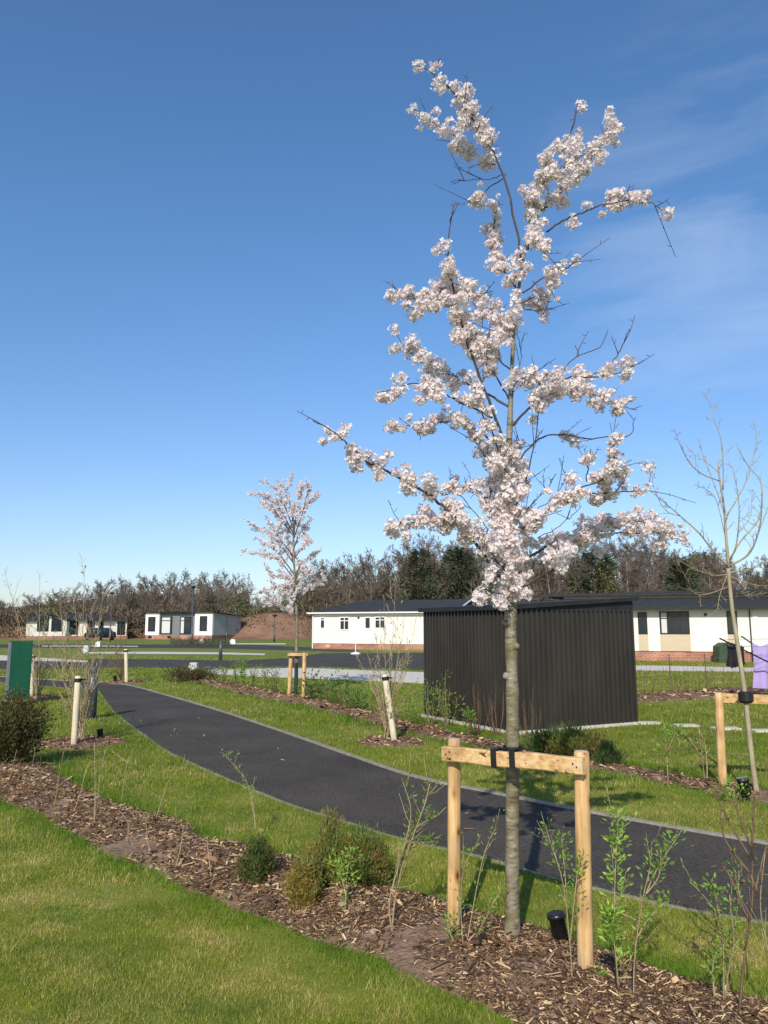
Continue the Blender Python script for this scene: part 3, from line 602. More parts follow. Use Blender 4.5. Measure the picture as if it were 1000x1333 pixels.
# ------------------------------------------------------------------ tree frames and ties
def cyl_post(parent, base, top, r, m, name='post', cap=True, k=18):
    mb = MB(); b = np.array(base, float); b[2] -= .15; t = np.array(top, float); d = (t - b) / np.linalg.norm(t - b)
    mb.tube([b, b + (t - b) * .3, b + (t - b) * .65, t - d * .008, t], np.array([r * 1.03, r, r * .99, r * .985, r * .9]), k)
    o = mb.build(name, m, parent, True)
    for p in o.data.polygons:
        if len(p.vertices) > 4: p.use_smooth = False
    if cap:
        mc = MB(); mc.tube([t + d * .0005, t + d * .003], r * .88, k); mc.build('cut_end', M['endgrain'], o)
    return o
fr = thing('tree_support_frame', 'nearest wooden frame of two round posts and a rail with black straps, holding the cherry', 'tree support', G(676, 1250))
pl = G(590, 1228); pr = G(762, 1281)
plt = V(591.5, 962.5, pl[1]); prt = V(757, 978.5, pr[1])
cyl_post(fr, pl, plt, .0345, M['post']); cyl_post(fr, pr, prt, .036, M['post'])
# rail nailed to the near faces of the posts
dirp = (pr - pl); dirp[2] = 0; dirp /= np.linalg.norm(dirp); nrm = np.array([dirp[1], -dirp[0], 0]); nrm = nrm if nrm[1] < 0 else -nrm
off = nrm * .053
def on_rail(u, v):   # ray meets the vertical plane of the rail's middle
    d = ray(u, v); o = np.array([0, 0, EYE]); p0 = pl + off; t = np.dot(p0 - o, nrm) / np.dot(d, nrm); return o + d * t
rl = on_rail(577.5, 981); rr = on_rail(760.5, 997)
mb = MB(); L = np.linalg.norm(rr - rl); ax = (rr - rl) / L; upv = np.cross(ax, nrm); upv = upv if upv[2] > 0 else -upv
hh, tt = .037, .018
prof = [(-tt, -hh), (tt * .75, -hh), (tt, -hh * .85), (tt, hh * .85), (tt * .75, hh), (-tt, hh)]
ns = 14; Rg = []
for i in range(ns):
    c = rl + ax * L * i / (ns - 1) + upv * .003 * math.sin(i * .9)
    for a, b in prof: Rg.append(c + nrm * a + upv * b * (1 + .03 * math.sin(i * 1.7)))
# local frame object so the grain runs along the rail
Rg = np.array(Rg); i = np.arange(ns - 1)[:, None] * 6; j = np.arange(6)[None]; j2 = (j + 1) % 6
mb.add(Rg, [np.stack([i + j, i + j2, i + 6 + j2, i + 6 + j], -1).reshape(-1, 4), [list(range(6))[::-1]], [list(range((ns - 1) * 6, ns * 6))]])
rail = mb.build('rail', M['rail'], fr)
for u, v in ((583, 981), (588, 978), (748, 993.5), (753, 998)):
    c = on_rail(u, v) + nrm * (tt + .0005); mb = MB(); mb.tube([c, c + nrm * .003], .004, 8); mb.build('nail', M['black'], rail)
st = MB()
for u0 in (645.5, 669.5):
    c0 = on_rail(u0, 986.5); w = .016
    loop = [nrm * (tt + .004) - upv * (hh + .004), nrm * (tt + .004) + upv * (hh + .004), -nrm * (tt + .006) + upv * (hh + .004), -nrm * (tt + .006) - upv * (hh + .004)]
    Pv = []; 
    for s_ in (-1, 1):
        for q in loop: Pv.append(c0 + q + ax * w * s_)
        for q in loop: Pv.append(c0 + q * 1.10 + ax * w * s_)
    f = []
    for a in range(4):
        b_ = (a + 1) % 4
        f += [[4 + a, 4 + b_, 12 + b_, 12 + a], [a, 8 + a, 8 + b_, b_], [a, b_, 4 + b_, 4 + a], [8 + a, 12 + a, 12 + b_, 8 + b_]]
    st.add(Pv, [f])
st.build('strap', M['rubber'], fr)
# band round the trunk behind the rail
tc_ = np.array([np.interp(prt[2] - .02, zz, TP[:, k]) for k in range(3)]); hz = on_rail(660, 972)[2]
mb = MB(); ths = np.linspace(0, 2 * math.pi, 25)
ring = np.array([[tc_[0] + .047 * math.cos(t), tc_[1] + .047 * math.sin(t), hz - .035] for t in ths]); R4 = []
for p in ring:
    d = (p - [tc_[0], tc_[1], p[2]]); d /= np.linalg.norm(d)
    for a, b in ((0, -.016), (.004, -.016), (.004, .016), (0, .016)): R4.append(p + d * a + np.array([0, 0, b]))
i = np.arange(24)[:, None] * 4; j = np.arange(4)[None]; j2 = (j + 1) % 4
mb.add(R4, [np.stack([i + j, i + j2, i + 4 + j2, i + 4 + j], -1).reshape(-1, 4)])
a_ = on_rail(646, 984); mb.tube([a_ - nrm * .02 + upv * .038, (a_ + tc_) / 2 * [1, 1, 0] + [0, 0, hz - .03], [tc_[0] - .04, tc_[1] - .03, hz - .035]], .008, 6)
mb.build('strap', M['rubber'], fr)
# far twin-post support
f2 = thing('tree_support_frame', 'small twin post frame with a short rail around the distant white cherry', 'tree support', G(387, 909))
for ub, ut, vb, vt in ((376, 379, 908, 850), (395, 396.5, 912, 850)):
    b = G(ub, vb); cyl_post(f2, b, V(ut, vt, b[1]), .045, M['post'], k=10)
b = G(376, 908); mb = MB(); a1 = V(375, 852.5, b[1] - .09); a2 = V(401, 852.5, b[1] - .16); mb.tube([a1, a2], .04, 6); mb.build('rail', M['rail'], f2)
mb = MB(); p = V(387, 853, Y2 - .03); mb.tube([p - [.0, .0, .05], p + [0, 0, .05]], .075, 8); mb.build('strap', M['rubber'], f2)
# right frame with bare tree
YR = float(G(985, 1035)[1])
f3 = thing('tree_support_frame', 'wooden frame at the right edge whose black strap holds the leaning bare tree', 'tree support', G(955, 1030))
b = G(941, 1029); cyl_post(f3, b, V(935.5, 902, b[1]), .042, M['post']); b_ = G(1052, 1040); cyl_post(f3, b_, V(1045, 905, b_[1]), .042, M['post'])
r0_ = V(932, 908, b[1] + .07); r1_ = V(1056, 911, b_[1] + .07); mb = MB(); d = (r1_ - r0_); 
Mx = Matrix.Translation(Vector(r0_)) @ Matrix.Rotation(math.atan2(d[1], d[0]), 4, 'Z'); mb.box(0, np.linalg.norm(d), -.02, .02, -.045, .045, Mx); mb.build('rail', M['rail'], f3)
mb = MB(); c = V(958, 908, b[1] + .06); mb.box(-.03, .36, -.045, -.025, -.035, .025, Matrix.Translation(Vector(c))); t_ = V(971, 908, YR)
mb.tube([t_ - [0, 0, .05], t_ - [0, 0, .03], t_ + [0, 0, .04], t_ + [0, 0, .06]], np.array([.05, .07, .07, .05]), 12); mb.build('strap', M['rubber'], f3)
# ------------------------------------------------------------------ bare trees
def grow(mb, rs, P, r, spec, lvl, up=.3, tops=None):
    """P polyline; children along it. spec: list of (count, length factor, angle, curve)"""
    if lvl >= len(spec): return
    cnt, lf, ang, t0 = spec[lvl]; L = np.linalg.norm(np.diff(P, axis=0), axis=1).sum(); n = len(P); cnt = max(1, int(cnt * rs.uniform(.75, 1.25)))
    for c in range(cnt):
        t = t0 + (1 - t0) * (c + rs.rand()) / cnt; i = min(n - 2, int(t * (n - 1))); f = t * (n - 1) - i; a = P[i] * (1 - f) + P[i + 1] * f
        d = P[i + 1] - P[i]; d /= np.linalg.norm(d) + 1e-9; q = np.cross(d, rs.randn(3)); q /= np.linalg.norm(q) + 1e-9
        th = ang * rs.uniform(.7, 1.3); nd = d * math.cos(th) + q * math.sin(th); ln = L * lf * rs.uniform(.6, 1.15) * (1.15 - .6 * t)
        k = 4 if lvl < 2 else 3; pts = [a]
        for s_ in range(k - 1):
            nd = nd + np.array([0, 0, up]) * .35 + rs.randn(3) * .13; nd /= np.linalg.norm(nd); pts.append(pts[-1] + nd * ln / (k - 1))
        pts = np.array(pts); rr = r * (.5 if lvl == 0 else .55) * (1.1 - .5 * t); rr = max(rr, MINR)
        mb.tube(pts, np.linspace(rr, max(rr * .4, MINR * .7), k), 5 if lvl == 0 else 3, cap=False); grow(mb, rs, pts, rr, spec, lvl + 1, up)
MINR = .0025
# the leaning bare tree on the right: traced main limbs, grown twigs
bt_ = thing('bare_tree', 'slender bare budding tree leaning in the frame at the right edge', 'tree', G(985, 1035))
q = lambda a, b, dy=0: V(820 + a / 4.4444, 480 + b / 4.4444, YR + dy)
P = smooth_line([G(986, 1036) - [0, 0, .03], V(977, 970, YR), V(970, 905, YR), V(962, 850, YR), V(953, 790, YR), V(948, 740, YR)], 4)
mb = MB(); mb.tube(P, np.interp(P[:, 2], [0, .1, 1, 2.2], [.034, .025, .022, .018]), 10); mb.build('trunk', M['barebark'], bt_, True)
rs = np.random.RandomState(12); RL = [
 ([(572, 1150), (555, 950), (545, 800), (520, 640), (510, 540)], .1, .016), ([(540, 700), (540, 560), (530, 420), (490, 300), (470, 220), (425, 125)], .1, .007), ([(520, 650), (420, 610), (350, 550), (300, 460), (252, 340)], -.3, .006),
 ([(515, 600), (440, 540), (370, 490), (310, 430)], .3, .004), ([(545, 830), (500, 700), (430, 520), (390, 400)], .25, .005), ([(560, 1120), (610, 1040), (630, 900), (630, 760), (600, 600), (590, 560)], -.2, .008),
 ([(565, 1130), (640, 1000), (740, 880), (765, 760), (755, 650), (690, 570), (625, 460)], .3, .010), ([(570, 1145), (680, 1080), (730, 990), (760, 860), (765, 700)], -.35, .011), ([(560, 850), (640, 720), (700, 580), (730, 420), (722, 300)], .1, .007),
 ([(565, 1140), (480, 1050), (400, 950), (290, 850), (220, 790), (110, 700)], -.2, .010), ([(290, 850), (220, 830), (170, 760), (130, 650), (150, 600)], -.2, .004), ([(570, 1190), (480, 1195), (380, 1160), (270, 1100)], .3, .006),
 ([(560, 1200), (520, 1310), (500, 1400), (420, 1440)], -.3, .005), ([(575, 1180), (680, 1160), (760, 1130), (830, 1100)], .2, .007), ([(580, 1200), (680, 1240), (760, 1255), (840, 1250)], -.3, .006), ([(590, 1230), (650, 1300), (700, 1310), (780, 1300)], .3, .005),
 ([(580, 1260), (400, 1310), (330, 1220), (275, 1110)], -.4, .0055), ([(640, 940), (700, 850), (705, 750), (710, 700)], .2, .004), ([(550, 960), (500, 760), (440, 700), (390, 675)], -.3, .004), ([(730, 990), (800, 800), (830, 700), (860, 640)], .3, .005)]
for l, dy, r in RL:
    Q = smooth_line([q(a, b, dy * i / 3 * min(1, abs(a - 560) / 100)) for i, (a, b) in enumerate(l)], 4); b = MB(); b.tube(Q, np.linspace(r, r * .35, len(Q)), 6); MINR = .0021
    grow(b, rs, Q, r * .8, [(11, .16, .8, .2), (3, .35, .7, .2)], 0, .15)
    b.build('branch', M['barebark'] if r > .006 else M['stem'], bt_, True)
# ------------------------------------------------------------------ shrubs, whips and stems
def leafy(mb, P, n, size, col, t0=.3, spread=.05, rs=RS, up=.5, w=.42):
    s = np.cumsum(np.r_[0, np.linalg.norm(np.diff(P, axis=0), axis=1)]); t = t0 + (1 - t0) * rs.rand(n) ** .8; c = np.stack([np.interp(t * s[-1], s, P[:, k]) for k in range(3)], 1)
    d = rs.randn(n, 3); d[:, 2] = np.abs(d[:, 2]) * .6 + up; d /= np.linalg.norm(d, axis=1, keepdims=True); c = c + d * rs.rand(n, 1) * spread
    col = np.asarray(col) * rs.uniform(.65, 1.35, (n, 1)); L_ = size * rs.uniform(.6, 1.2, n); mb.leaves(c, d, L_, L_ * w, col, rs)
GREEN = np.array([.20, .34, .045]); FRESH = np.array([.27, .42, .06]); DKG = np.array([.06, .12, .025])
def plant(name, label, cat, px_base, stems, leaves=0, size=.03, col=GREEN, group=None, r=.0033, t0=.35, spread=.045, side=5, m='stem', seed=1, dyr=.1, w=.42, sl=.22):
    """stems: list of pixel polylines (first point = base); the depth of every stem wanders a little"""
    rs = np.random.RandomState(seed); size = size * .72; leaves = int(leaves * .75); base = G(*px_base); base[2] = .0; Yb = base[1]; t = thing(name, label, cat, base, 0, group); sc = Yb / 4.
    fb = MB(); 
    for l in stems:
        dy = rs.uniform(-dyr, dyr) * sc; k = len(l); pts = [V(a, b, Yb + dy * i / max(1, k - 1)) for i, (a, b) in enumerate(l)]; pts[0][2] = min(pts[0][2], .02) if abs(l[0][1] - px_base[1]) < 16 else pts[0][2]
        Q = smooth_line(pts, 5) if k > 2 else smooth_line([pts[0], (pts[0] + pts[1]) / 2 + rs.randn(3) * .008 * sc, pts[1]], 4)
        sb = MB(); sb.tube(Q, np.linspace(r, r * .45, len(Q)), 6); L_ = np.linalg.norm(np.diff(Q, axis=0), axis=1).sum()
        for s_ in range(int(side * rs.uniform(.7, 1.3))):
            i = rs.randint(len(Q) // 4, len(Q) - 1); d = Q[i + 1] - Q[i]; d /= np.linalg.norm(d); d = d + rs.randn(3) * .55; d /= np.linalg.norm(d); ln = L_ * sl * rs.uniform(.4, 1.1)
            e = np.array([Q[i], Q[i] + d * ln * .5, Q[i] + d * ln + [0, 0, ln * .15]]); sb.tube(e, np.array([r * .5, r * .4, r * .25]), 4)
            if leaves: leafy(fb, e, max(1, int(leaves * .35 / max(1, side))), size, col, 0.1, spread * .6, rs, w=w)
        sb.build('stem', M[m], t, True)
        if leaves: leafy(fb, Q, leaves, size, col, t0, spread, rs, w=w)
    if leaves: fb.build('foliage', M['leaf'], t)
    return t
GW = 'bare young whips planted in the near bark bed'
wh = [([(11, 1022), (16, 1000), (22, 976)], 'short crooked grey whip at the left edge of the near bed'),
 ([(35, 1024), (42, 998), (46, 973)], 'thin grey forked whip just right of the leftmost bed whip'),
 ([(50, 1040), (52, 1010), (53, 985)], 'thin dark upright whip below the leafy evergreen bush'),
 ([(69, 1061), (75, 1025), (83, 978)], 'long tan whip leaning right, in the left part of the bark bed'),
 ([(92, 1067), (104, 1035), (113, 1000), (121, 991)], 'tan whip bent over to the right with a hooked tip'),
 ([(123, 1081), (124, 1030), (123, 967)], 'tall straight pale whip of a close pair in the bark bed'),
 ([(126, 1052), (132, 1000), (141, 962)], 'curved twin of the straight pale whip, leaning right'),
 ([(157, 1052), (166, 993), (183, 960)], 'long pale whip against the lawn with one side twig crossing left'),
 ([(147, 1095), (143, 1075), (140, 1058)], 'short bare stub below the long pale whips'),
 ([(165, 1104), (167, 1072), (155, 1055), (146, 1045)], 'broken pale whip bent back to the left'),
 ([(195, 1117), (192, 1090), (189, 1062)], 'short pale whip with a few green leaves at its tip'),
 ([(200, 1076), (213, 1035), (218, 1020), (230, 1004)], 'leaning whip with sparse leaves over the lawn edge'),
 ([(228, 1132), (236, 1100), (239, 1074)], 'yellow green budding stem in the middle of the bark bed'),
 ([(276, 1149), (272, 1115), (269, 1088)], 'thin pale whip beside the small dark conifer'),
 ([(214, 1098), (216, 1080), (213, 1065)], 'tiny dark sprig behind the yellow green stem'), ([(300, 1090), (302, 1070), (305, 1058)], 'tiny leafy sprig at the far edge of the near bed')]
for i, (l, lb) in enumerate(wh):
    lv = {10: 16, 11: 26, 12: 22, 14: 8, 15: 9, 7: 0}.get(i, 2); tp_ = plant('sapling_whip', lb, 'young plant', l[0], [l] + ([[(166, 993), (153, 983), (146, 978)]] if i == 7 else []), lv, .028, GREEN, GW, .0042, .55, .03, 3, 'stem' if i not in (2, 14) else 'stemdark', 40 + i)
plant('leafy_sapling', 'tall thin sapling with bright leaves at its top, standing over the small dark conifer', 'young plant', (335, 1093), [[(335, 1093), (330, 1060), (322, 1020), (308, 1000), (290, 980)], [(335, 1093), (330, 1050), (326, 1020)]], 60, .032, FRESH, seed=3, t0=.45, side=4)
plant('leafy_sapling', 'short leafy sapling standing in front of the large golden conifer', 'young plant', (451, 1206), [[(451, 1206), (450, 1165), (455, 1112)], [(451, 1165), (444, 1140), (438, 1125)]], 150, .034, FRESH, seed=4, t0=.35, spread=.07)
plant('leafy_sapling', 'willowy twin stemmed sapling left of the nearest wooden frame', 'young plant', (512, 1224), [[(512, 1224), (507, 1175), (520, 1124), (535, 1060), (524, 1015)], [(509, 1224), (516, 1160), (530, 1110), (552, 1050), (560, 1020)], [(522, 1120), (540, 1080), (572, 1060)], [(520, 1124), (540, 1100), (566, 1095)]], 90, .035, GREEN * .9, seed=5, t0=.45, w=.28, side=7, r=.005)
plant('leafy_sapling', 'leafy arching sapling inside the nearest frame beside its left post', 'young plant', (604, 1250), [[(604, 1250), (618, 1170), (631, 1110), (646, 1076)], [(604, 1235), (600, 1180), (604, 1130), (620, 1100)], [(608, 1240), (640, 1180), (652, 1160)], [(600, 1240), (585, 1210), (592, 1195)]], 70, .032, GREEN, seed=6, t0=.25, side=6)
plant('leafy_sapling', 'slim leafy sapling inside the nearest frame against its right post', 'young plant', (746, 1295), [[(746, 1295), (742, 1230), (733, 1150), (716, 1095), (711, 1076)], [(738, 1170), (734, 1120), (731, 1090)], [(742, 1230), (750, 1150), (755, 1120)]], 80, .034, GREEN, seed=7, t0=.45, side=5)
plant('leafy_sapling', 'upright sapling with a dense bright green plume, right of the nearest frame', 'young plant', (814, 1330), [[(814, 1330), (803, 1270), (800, 1170), (805, 1060)], [(806, 1290), (800, 1230), (794, 1190)]], 240, .042, FRESH * 1.05, seed=8, t0=.55, spread=.05, side=7)
plant('leafy_sapling', 'forked leafy sapling beside the bright green plume', 'young plant', (825, 1324), [[(825, 1324), (826, 1250), (836, 1175), (846, 1130), (849, 1095)], [(836, 1175), (856, 1130), (885, 1085)], [(830, 1220), (845, 1195), (870, 1170)], [(836, 1170), (858, 1140), (860, 1105)], [(832, 1200), (800, 1180), (818, 1150)]], 60, .036, GREEN, seed=9, t0=.3, side=6)
plant('leafy_sapling', 'low spreading leafy sapling near the right edge before the path', 'young plant', (942, 1320), [[(942, 1320), (942, 1250), (938, 1200), (915, 1165), (898, 1148)], [(942, 1320), (950, 1250), (960, 1180), (962, 1125)], [(940, 1210), (932, 1170), (928, 1150)], [(945, 1280), (955, 1230), (950, 1165)], [(930, 1300), (928, 1260), (932, 1240)]], 60, .036, GREEN, seed=10, t0=.3, side=7)
plant('twiggy_sapling', 'tall reddish twiggy sapling at the bottom right corner', 'young plant', (961, 1332), [[(961, 1332), (970, 1240), (979, 1180), (979, 1105)], [(979, 1120), (955, 1080), (940, 1050), (928, 1030)], [(979, 1140), (945, 1095), (938, 1060)], [(979, 1105), (965, 1070), (955, 1040), (952, 1030)], [(979, 1105), (981, 1060), (982, 1030)], [(983, 1160), (995, 1110), (1000, 1100)], [(975, 1200), (950, 1140), (942, 1132)]], 4, .02, GREEN, r=.0055, m='stemdark', side=5, seed=11)
plant('twiggy_sapling', 'thin bare sapling leaning in from the right edge of the photo', 'young plant', (1012, 1345), [[(1012, 1345), (1002, 1250), (990, 1180), (996, 1110)], [(1000, 1230), (1012, 1160), (1005, 1100)]], 16, .03, GREEN, side=7, seed=14)
plant('weed_tuft', 'small green weeds at the foot of the nearest cherry trunk', 'weeds', (645, 1232), [[(645, 1232), (642, 1210)], [(648, 1232), (655, 1215)], [(640, 1232), (632, 1216)]], 30, .022, GREEN, r=.0015, t0=.1, side=1, seed=15)
plant('weed_tuft', 'small tuft of leaves at the right foot of the nearest frame', 'weeds', (778, 1296), [[(778, 1296), (775, 1262)], [(782, 1296), (784, 1268)]], 36, .026, FRESH, r=.0015, t0=.1, side=2, seed=16)
# background bed plants
def bush(name, label, cat, px, h, wd, n, size, col, seed=1, group=None, cone=0.0, stems=12, w=.45, up=.4, m='stemdark', dp=None, fill=.35, stem_r=.004):
    rs = np.random.RandomState(seed); b = G(*px); t = thing(name, label, cat, b, 0, group); dp = dp or wd; sb = MB(); fb = MB()
    for i in range(stems):
        a = rs.rand() * 6.283; rr = math.sqrt(rs.rand()); hh_ = h * rs.uniform(.7, 1.2); kx = math.cos(a) * rr * wd * .5; ky = math.sin(a) * rr * dp * .5; e = b + np.array([kx * (1 - cone * .6), ky * (1 - cone * .6), hh_ * (1 - .35 * rr * (1 + cone))])
        mid = (b + e) / 2 + np.array([kx, ky, 0]) * .25 + rs.randn(3) * wd * .03; Q = smooth_line([b + np.array([kx, ky, 0]) * .2 - [0, 0, .02], mid, e], 4); sb.tube(Q, np.linspace(stem_r, stem_r * .4, len(Q)), 4)
        k = int(n / stems * rs.uniform(.5, 1.5)); tt = rs.uniform(.12, 1, k) ** .8; s_ = np.linspace(0, 1, len(Q)); c = np.stack([np.interp(tt, s_, Q[:, q_]) for q_ in range(3)], 1)
        spr = fill * wd * (1 - cone * tt[:, None]) * .5; off_ = rs.randn(k, 3) * spr * np.array([1, dp / wd, .6]); c = c + off_; c[:, 2] = np.maximum(c[:, 2], .015)
        d = off_ + rs.randn(k, 3) * .05 + np.array([0, 0, up * wd * .4]); cc = np.asarray(col) * rs.uniform(.6, 1.4, (k, 1)) * rs.uniform(.7, 1.35, 3) ** np.array([1, .4, .3]); fb.leaves(c, d, size * rs.uniform(.6, 1.3, k), size * w * rs.uniform(.7, 1.2, k), cc, rs)
    sb.build('stem', M[m], t); fb.build('foliage', M['leaf'], t); return t
GOLD = np.array([.26, .23, .05]); YEW = np.array([.07, .12, .03])
def sy(px): return float(G(*px)[1])
def bh(px, v_top): b = G(*px); return float(V(px[0], v_top, b[1])[2])
bush('conifer_shrub', 'narrow dark green conifer shrub below the tall thin sapling', 'shrub', (332, 1158), bh((332, 1158), 1084), .24, 6000, .032, YEW * 1.05 + [.02, .01, 0], 1, None, .35, 26, .2, .9, fill=.24)
bush('conifer_shrub', 'small golden conifer shrub at the front edge of the bed', 'shrub', (398, 1188), bh((398, 1188), 1108), .23, 6200, .032, GOLD * 1.05, 2, None, .35, 26, .2, .9, fill=.24)
bush('conifer_shrub', 'bronze green conifer shrub, tallest in the near bed', 'shrub', (430, 1166), bh((430, 1166), 1056), .33, 9000, .034, GOLD * .85 + YEW * .3, 3, None, .45, 40, .2, .8, fill=.22)
bush('conifer_shrub', 'broad olive conifer shrub touching the bronze one on its right', 'shrub', (474, 1156), bh((474, 1156), 1074), .36, 9000, .034, GOLD * .5 + YEW * .8, 4, None, .3, 40, .2, .8, fill=.22)
bush('evergreen_bush', 'dense variegated evergreen bush at the left edge below the green board', 'shrub', (12, 1000), bh((12, 1000), 905), .72, 8000, .042, np.array([.09, .095, .028]), 5, None, 0, 34, .5, .3, fill=.24, stem_r=.006)
bush('yew_shrub', 'dark low yew shrub behind the path, leftmost of the three before the steel shed', 'shrub', (722, 985), bh((722, 985), 948), .5, 3400, .06, YEW, 6, None, .1, 18, .22, .8, fill=.3)
bush('yew_shrub', 'taller olive yew shrub behind the path, between two others before the steel shed', 'shrub', (752, 990), bh((752, 990), 950), .6, 4000, .06, YEW * .6 + GOLD * .4, 7, None, .1, 18, .22, .8, fill=.3)
bush('yew_shrub', 'smallest dark yew shrub behind the path, to the right of the others', 'shrub', (795, 1000), bh((795, 1000), 966), .36, 2200, .05, YEW, 8, None, .3, 14, .22, 1, fill=.25)
for i, (u, v, tv, wd, lb) in enumerate([(409, 913, 874, .55, 'dark leaved shrub right of the twin post frame'), (440, 918, 869, .6, 'tallest dark leaved shrub before the concrete pad'), (466, 924, 882, .55, 'bright leaved shrub nearest the bare bush behind the path')]):
    bush('laurel_shrub', lb, 'shrub', (u, v), bh((u, v), tv), wd, 260, .075, DKG * (1 + .6 * i), 20 + i, None, .2, 12, .45, .3, fill=.3)
for i, (u, v, tv, wd, lb) in enumerate([(560, 945, 880, .45, 'bright leafy shrub at the left corner of the steel shed'), (583, 947, 876, .42, 'tall bright leafy shrub against the left wall of the steel shed'), (528, 938, 896, .6, 'leafy shrub left of the steel shed')]):
    bush('leafy_shrub', lb, 'shrub', (u, v), bh((u, v), tv), wd, 300, .048, GREEN * .8, 30 + i, None, 0, 9, .5, .5, fill=.25, m='stem')
for i, (u, v, tv, lb) in enumerate([(622, 957, 889, 'brown twiggy shrub before the left wall of the steel shed'), (648, 960, 886, 'brown twiggy shrub close to the left of the cherry trunk'), (690, 967, 895, 'forked brown twiggy shrub before the right wall of the steel shed'), (733, 978, 930, 'short brown twiggy shrub between cherry trunk and yew shrubs')]):
    bush('twiggy_shrub', lb, 'shrub', (u, v), bh((u, v), tv), .42, 90, .03, np.array([.10, .07, .03]), 40 + i, None, 0, 11, .4, .5, fill=.2, stem_r=.006, m='stemdark')
bush('clipped_shrub', 'low brown green clipped shrub beside the pale green cabinet', 'shrub', (245, 888), bh((245, 888), 873), 1.25, 1500, .09, np.array([.10, .085, .035]), 50, None, 0, 26, .4, .4, fill=.22, dp=.6)
plant('leafy_sapling', 'thin leafy sapling on the far lawn left of the right hand frame', 'young plant', (870, 1020), [[(870, 1020), (868, 980), (866, 950)], [(868, 980), (880, 955), (885, 970)]], 70, .07, GREEN, r=.006, seed=61, t0=.35, spread=.16)
plant('twiggy_sapling', 'two pale bare stems on the far lawn beside the right hand post', 'young plant', (918, 1022), [[(918, 1022), (914, 985), (910, 950)], [(921, 1022), (920, 990), (917, 965), (908, 945)], [(918, 990), (900, 965), (893, 955)]], 5, .05, GREEN, r=.007, seed=62)
plant('leafy_sapling', 'low leafy sapling below the right hand post beyond the path', 'young plant', (946, 1046), [[(946, 1046), (950, 1020)], [(948, 1046), (940, 1028)], [(950, 1046), (965, 1030)]], 60, .05, FRESH * .9, r=.004, seed=63, t0=.1, spread=.13)
plant('twiggy_sapling', 'tiny yellow sprig in the far bark bed before the lawn', 'young plant', (837, 1008), [[(837, 1008), (834, 992)], [(838, 1008), (836, 996)]], 8, .04, FRESH, r=.003, seed=64)
rs = np.random.RandomState(77); k = 0
spots = [(305, 893, 862), (318, 896, 858), (331, 899, 868), (345, 902, 866), (357, 905, 872), (486, 934, 890), (500, 938, 902), (610, 962, 925), (425, 916, 890), (452, 927, 893), (290, 889, 868), (278, 887, 872)]
lbs = ['left end of the row', 'leafiest one left of the twin posts', 'third from the clipped shrub', 'fourth from the clipped shrub', 'last before the twin posts', 'beside the leaning stake', 'right foot of the leaning stake', 'short one by the shed base', 'between the dark leaved shrubs', 'between dark and bright shrubs', 'thin one by the cabinet', 'closest to the clipped shrub']
for (u, v, tv), lb in zip(spots, lbs):
    Yb = sy((u, v)); st_ = [[(u + rs.uniform(-2, 2), v), (u + rs.uniform(-4, 4), (v + tv) / 2), (u + rs.uniform(-8, 8), tv + rs.uniform(0, 6))] for _ in range(4)]
    plant('hedge_whip', 'thin leafing hedge plant in the far bed, ' + lb, 'young plant', (u, v), st_, 34 if k != 1 else 110, .075, GREEN * rs.uniform(.6, 1), 'thin hedge plants in the far bed', .008, .15, .12, 4, 'stemdark', 80 + k); k += 1
# staked multi-stem bare shrubs
def fan(name, label, px, tips, seed, r=.012, leaves=0, col=GREEN, sub=(9, .26, .5, .25), m='stem', lsz=.06):
    global MINR
    rs = np.random.RandomState(seed); b = G(*px); t = thing(name, label, 'shrub', b); fb = MB(); MINR = .0035
    for (u, v, bend) in tips:
        dy = rs.uniform(-.5, .5); e = V(u, v, b[1] + dy); mid = b * .45 + e * .55; mid[0] = b[0] * (.45 + bend * .2) + e[0] * (.55 - bend * .2); mid[1] += rs.uniform(-.1, .1); Q = smooth_line([b + [rs.uniform(-.06, .06), rs.uniform(-.05, .05), -.02], b * .75 + mid * .25 + [0, 0, .05], mid, e], 4)
        mb = MB(); mb.tube(Q, np.linspace(r, r * .25, len(Q)), 5); grow(mb, rs, Q, r * .7, [sub, (4, .4, .6, .2)], 0, .25); mb.build('stem', M[m], t)
        if leaves: leafy(fb, Q, leaves, lsz, col, .25, .25, rs)
    if leaves: fb.build('foliage', M['leaf'], t)
fan('multi_stem_shrub', 'tall bare multi stemmed shrub tied to the pale stake by the path edge', (106, 966), [(62, 858, 1), (75, 850, 1), (88, 830, 0), (118, 800, .3), (135, 770, .5), (128, 845, 1), (98, 790, 0), (150, 850, 1), (142, 835, 1), (80, 800, .5), (70, 890, 1), (110, 740, 0), (55, 815, .5)], 3, .010, 8, np.array([.25, .25, .07]))
fan('multi_stem_shrub', 'bare thin stemmed shrub tied to the stake beside the green board', (50, 912), [(52, 750, 0), (60, 790, .2), (72, 830, 1), (35, 800, .2), (48, 830, 0), (70, 860, 1), (5, 740, 0), (20, 800, 0)], 4, .012, 6, np.array([.25, .25, .07]))
fan('multi_stem_shrub', 'bare reddish shrub by the farthest pale stake at the bend of the path', (158, 888), [(140, 800, .3), (155, 770, 0), (150, 845, .5), (172, 850, .5), (130, 850, 1), (165, 820, 0), (142, 860, 1)], 5, .016, 10, np.array([.2, .16, .06]), m='stemdark')
fan('multi_stem_shrub', 'open bare shrub with tiny leaves tied to the leaning stake behind the path', (504, 966), [(478, 850, .5), (490, 830, 0), (500, 790, 0), (515, 765, 0), (528, 800, .3), (540, 822, .6), (520, 840, .2), (468, 860, .8), (532, 860, .8), (508, 845, 0)], 6, .009, 9, GREEN * .9, lsz=.05)
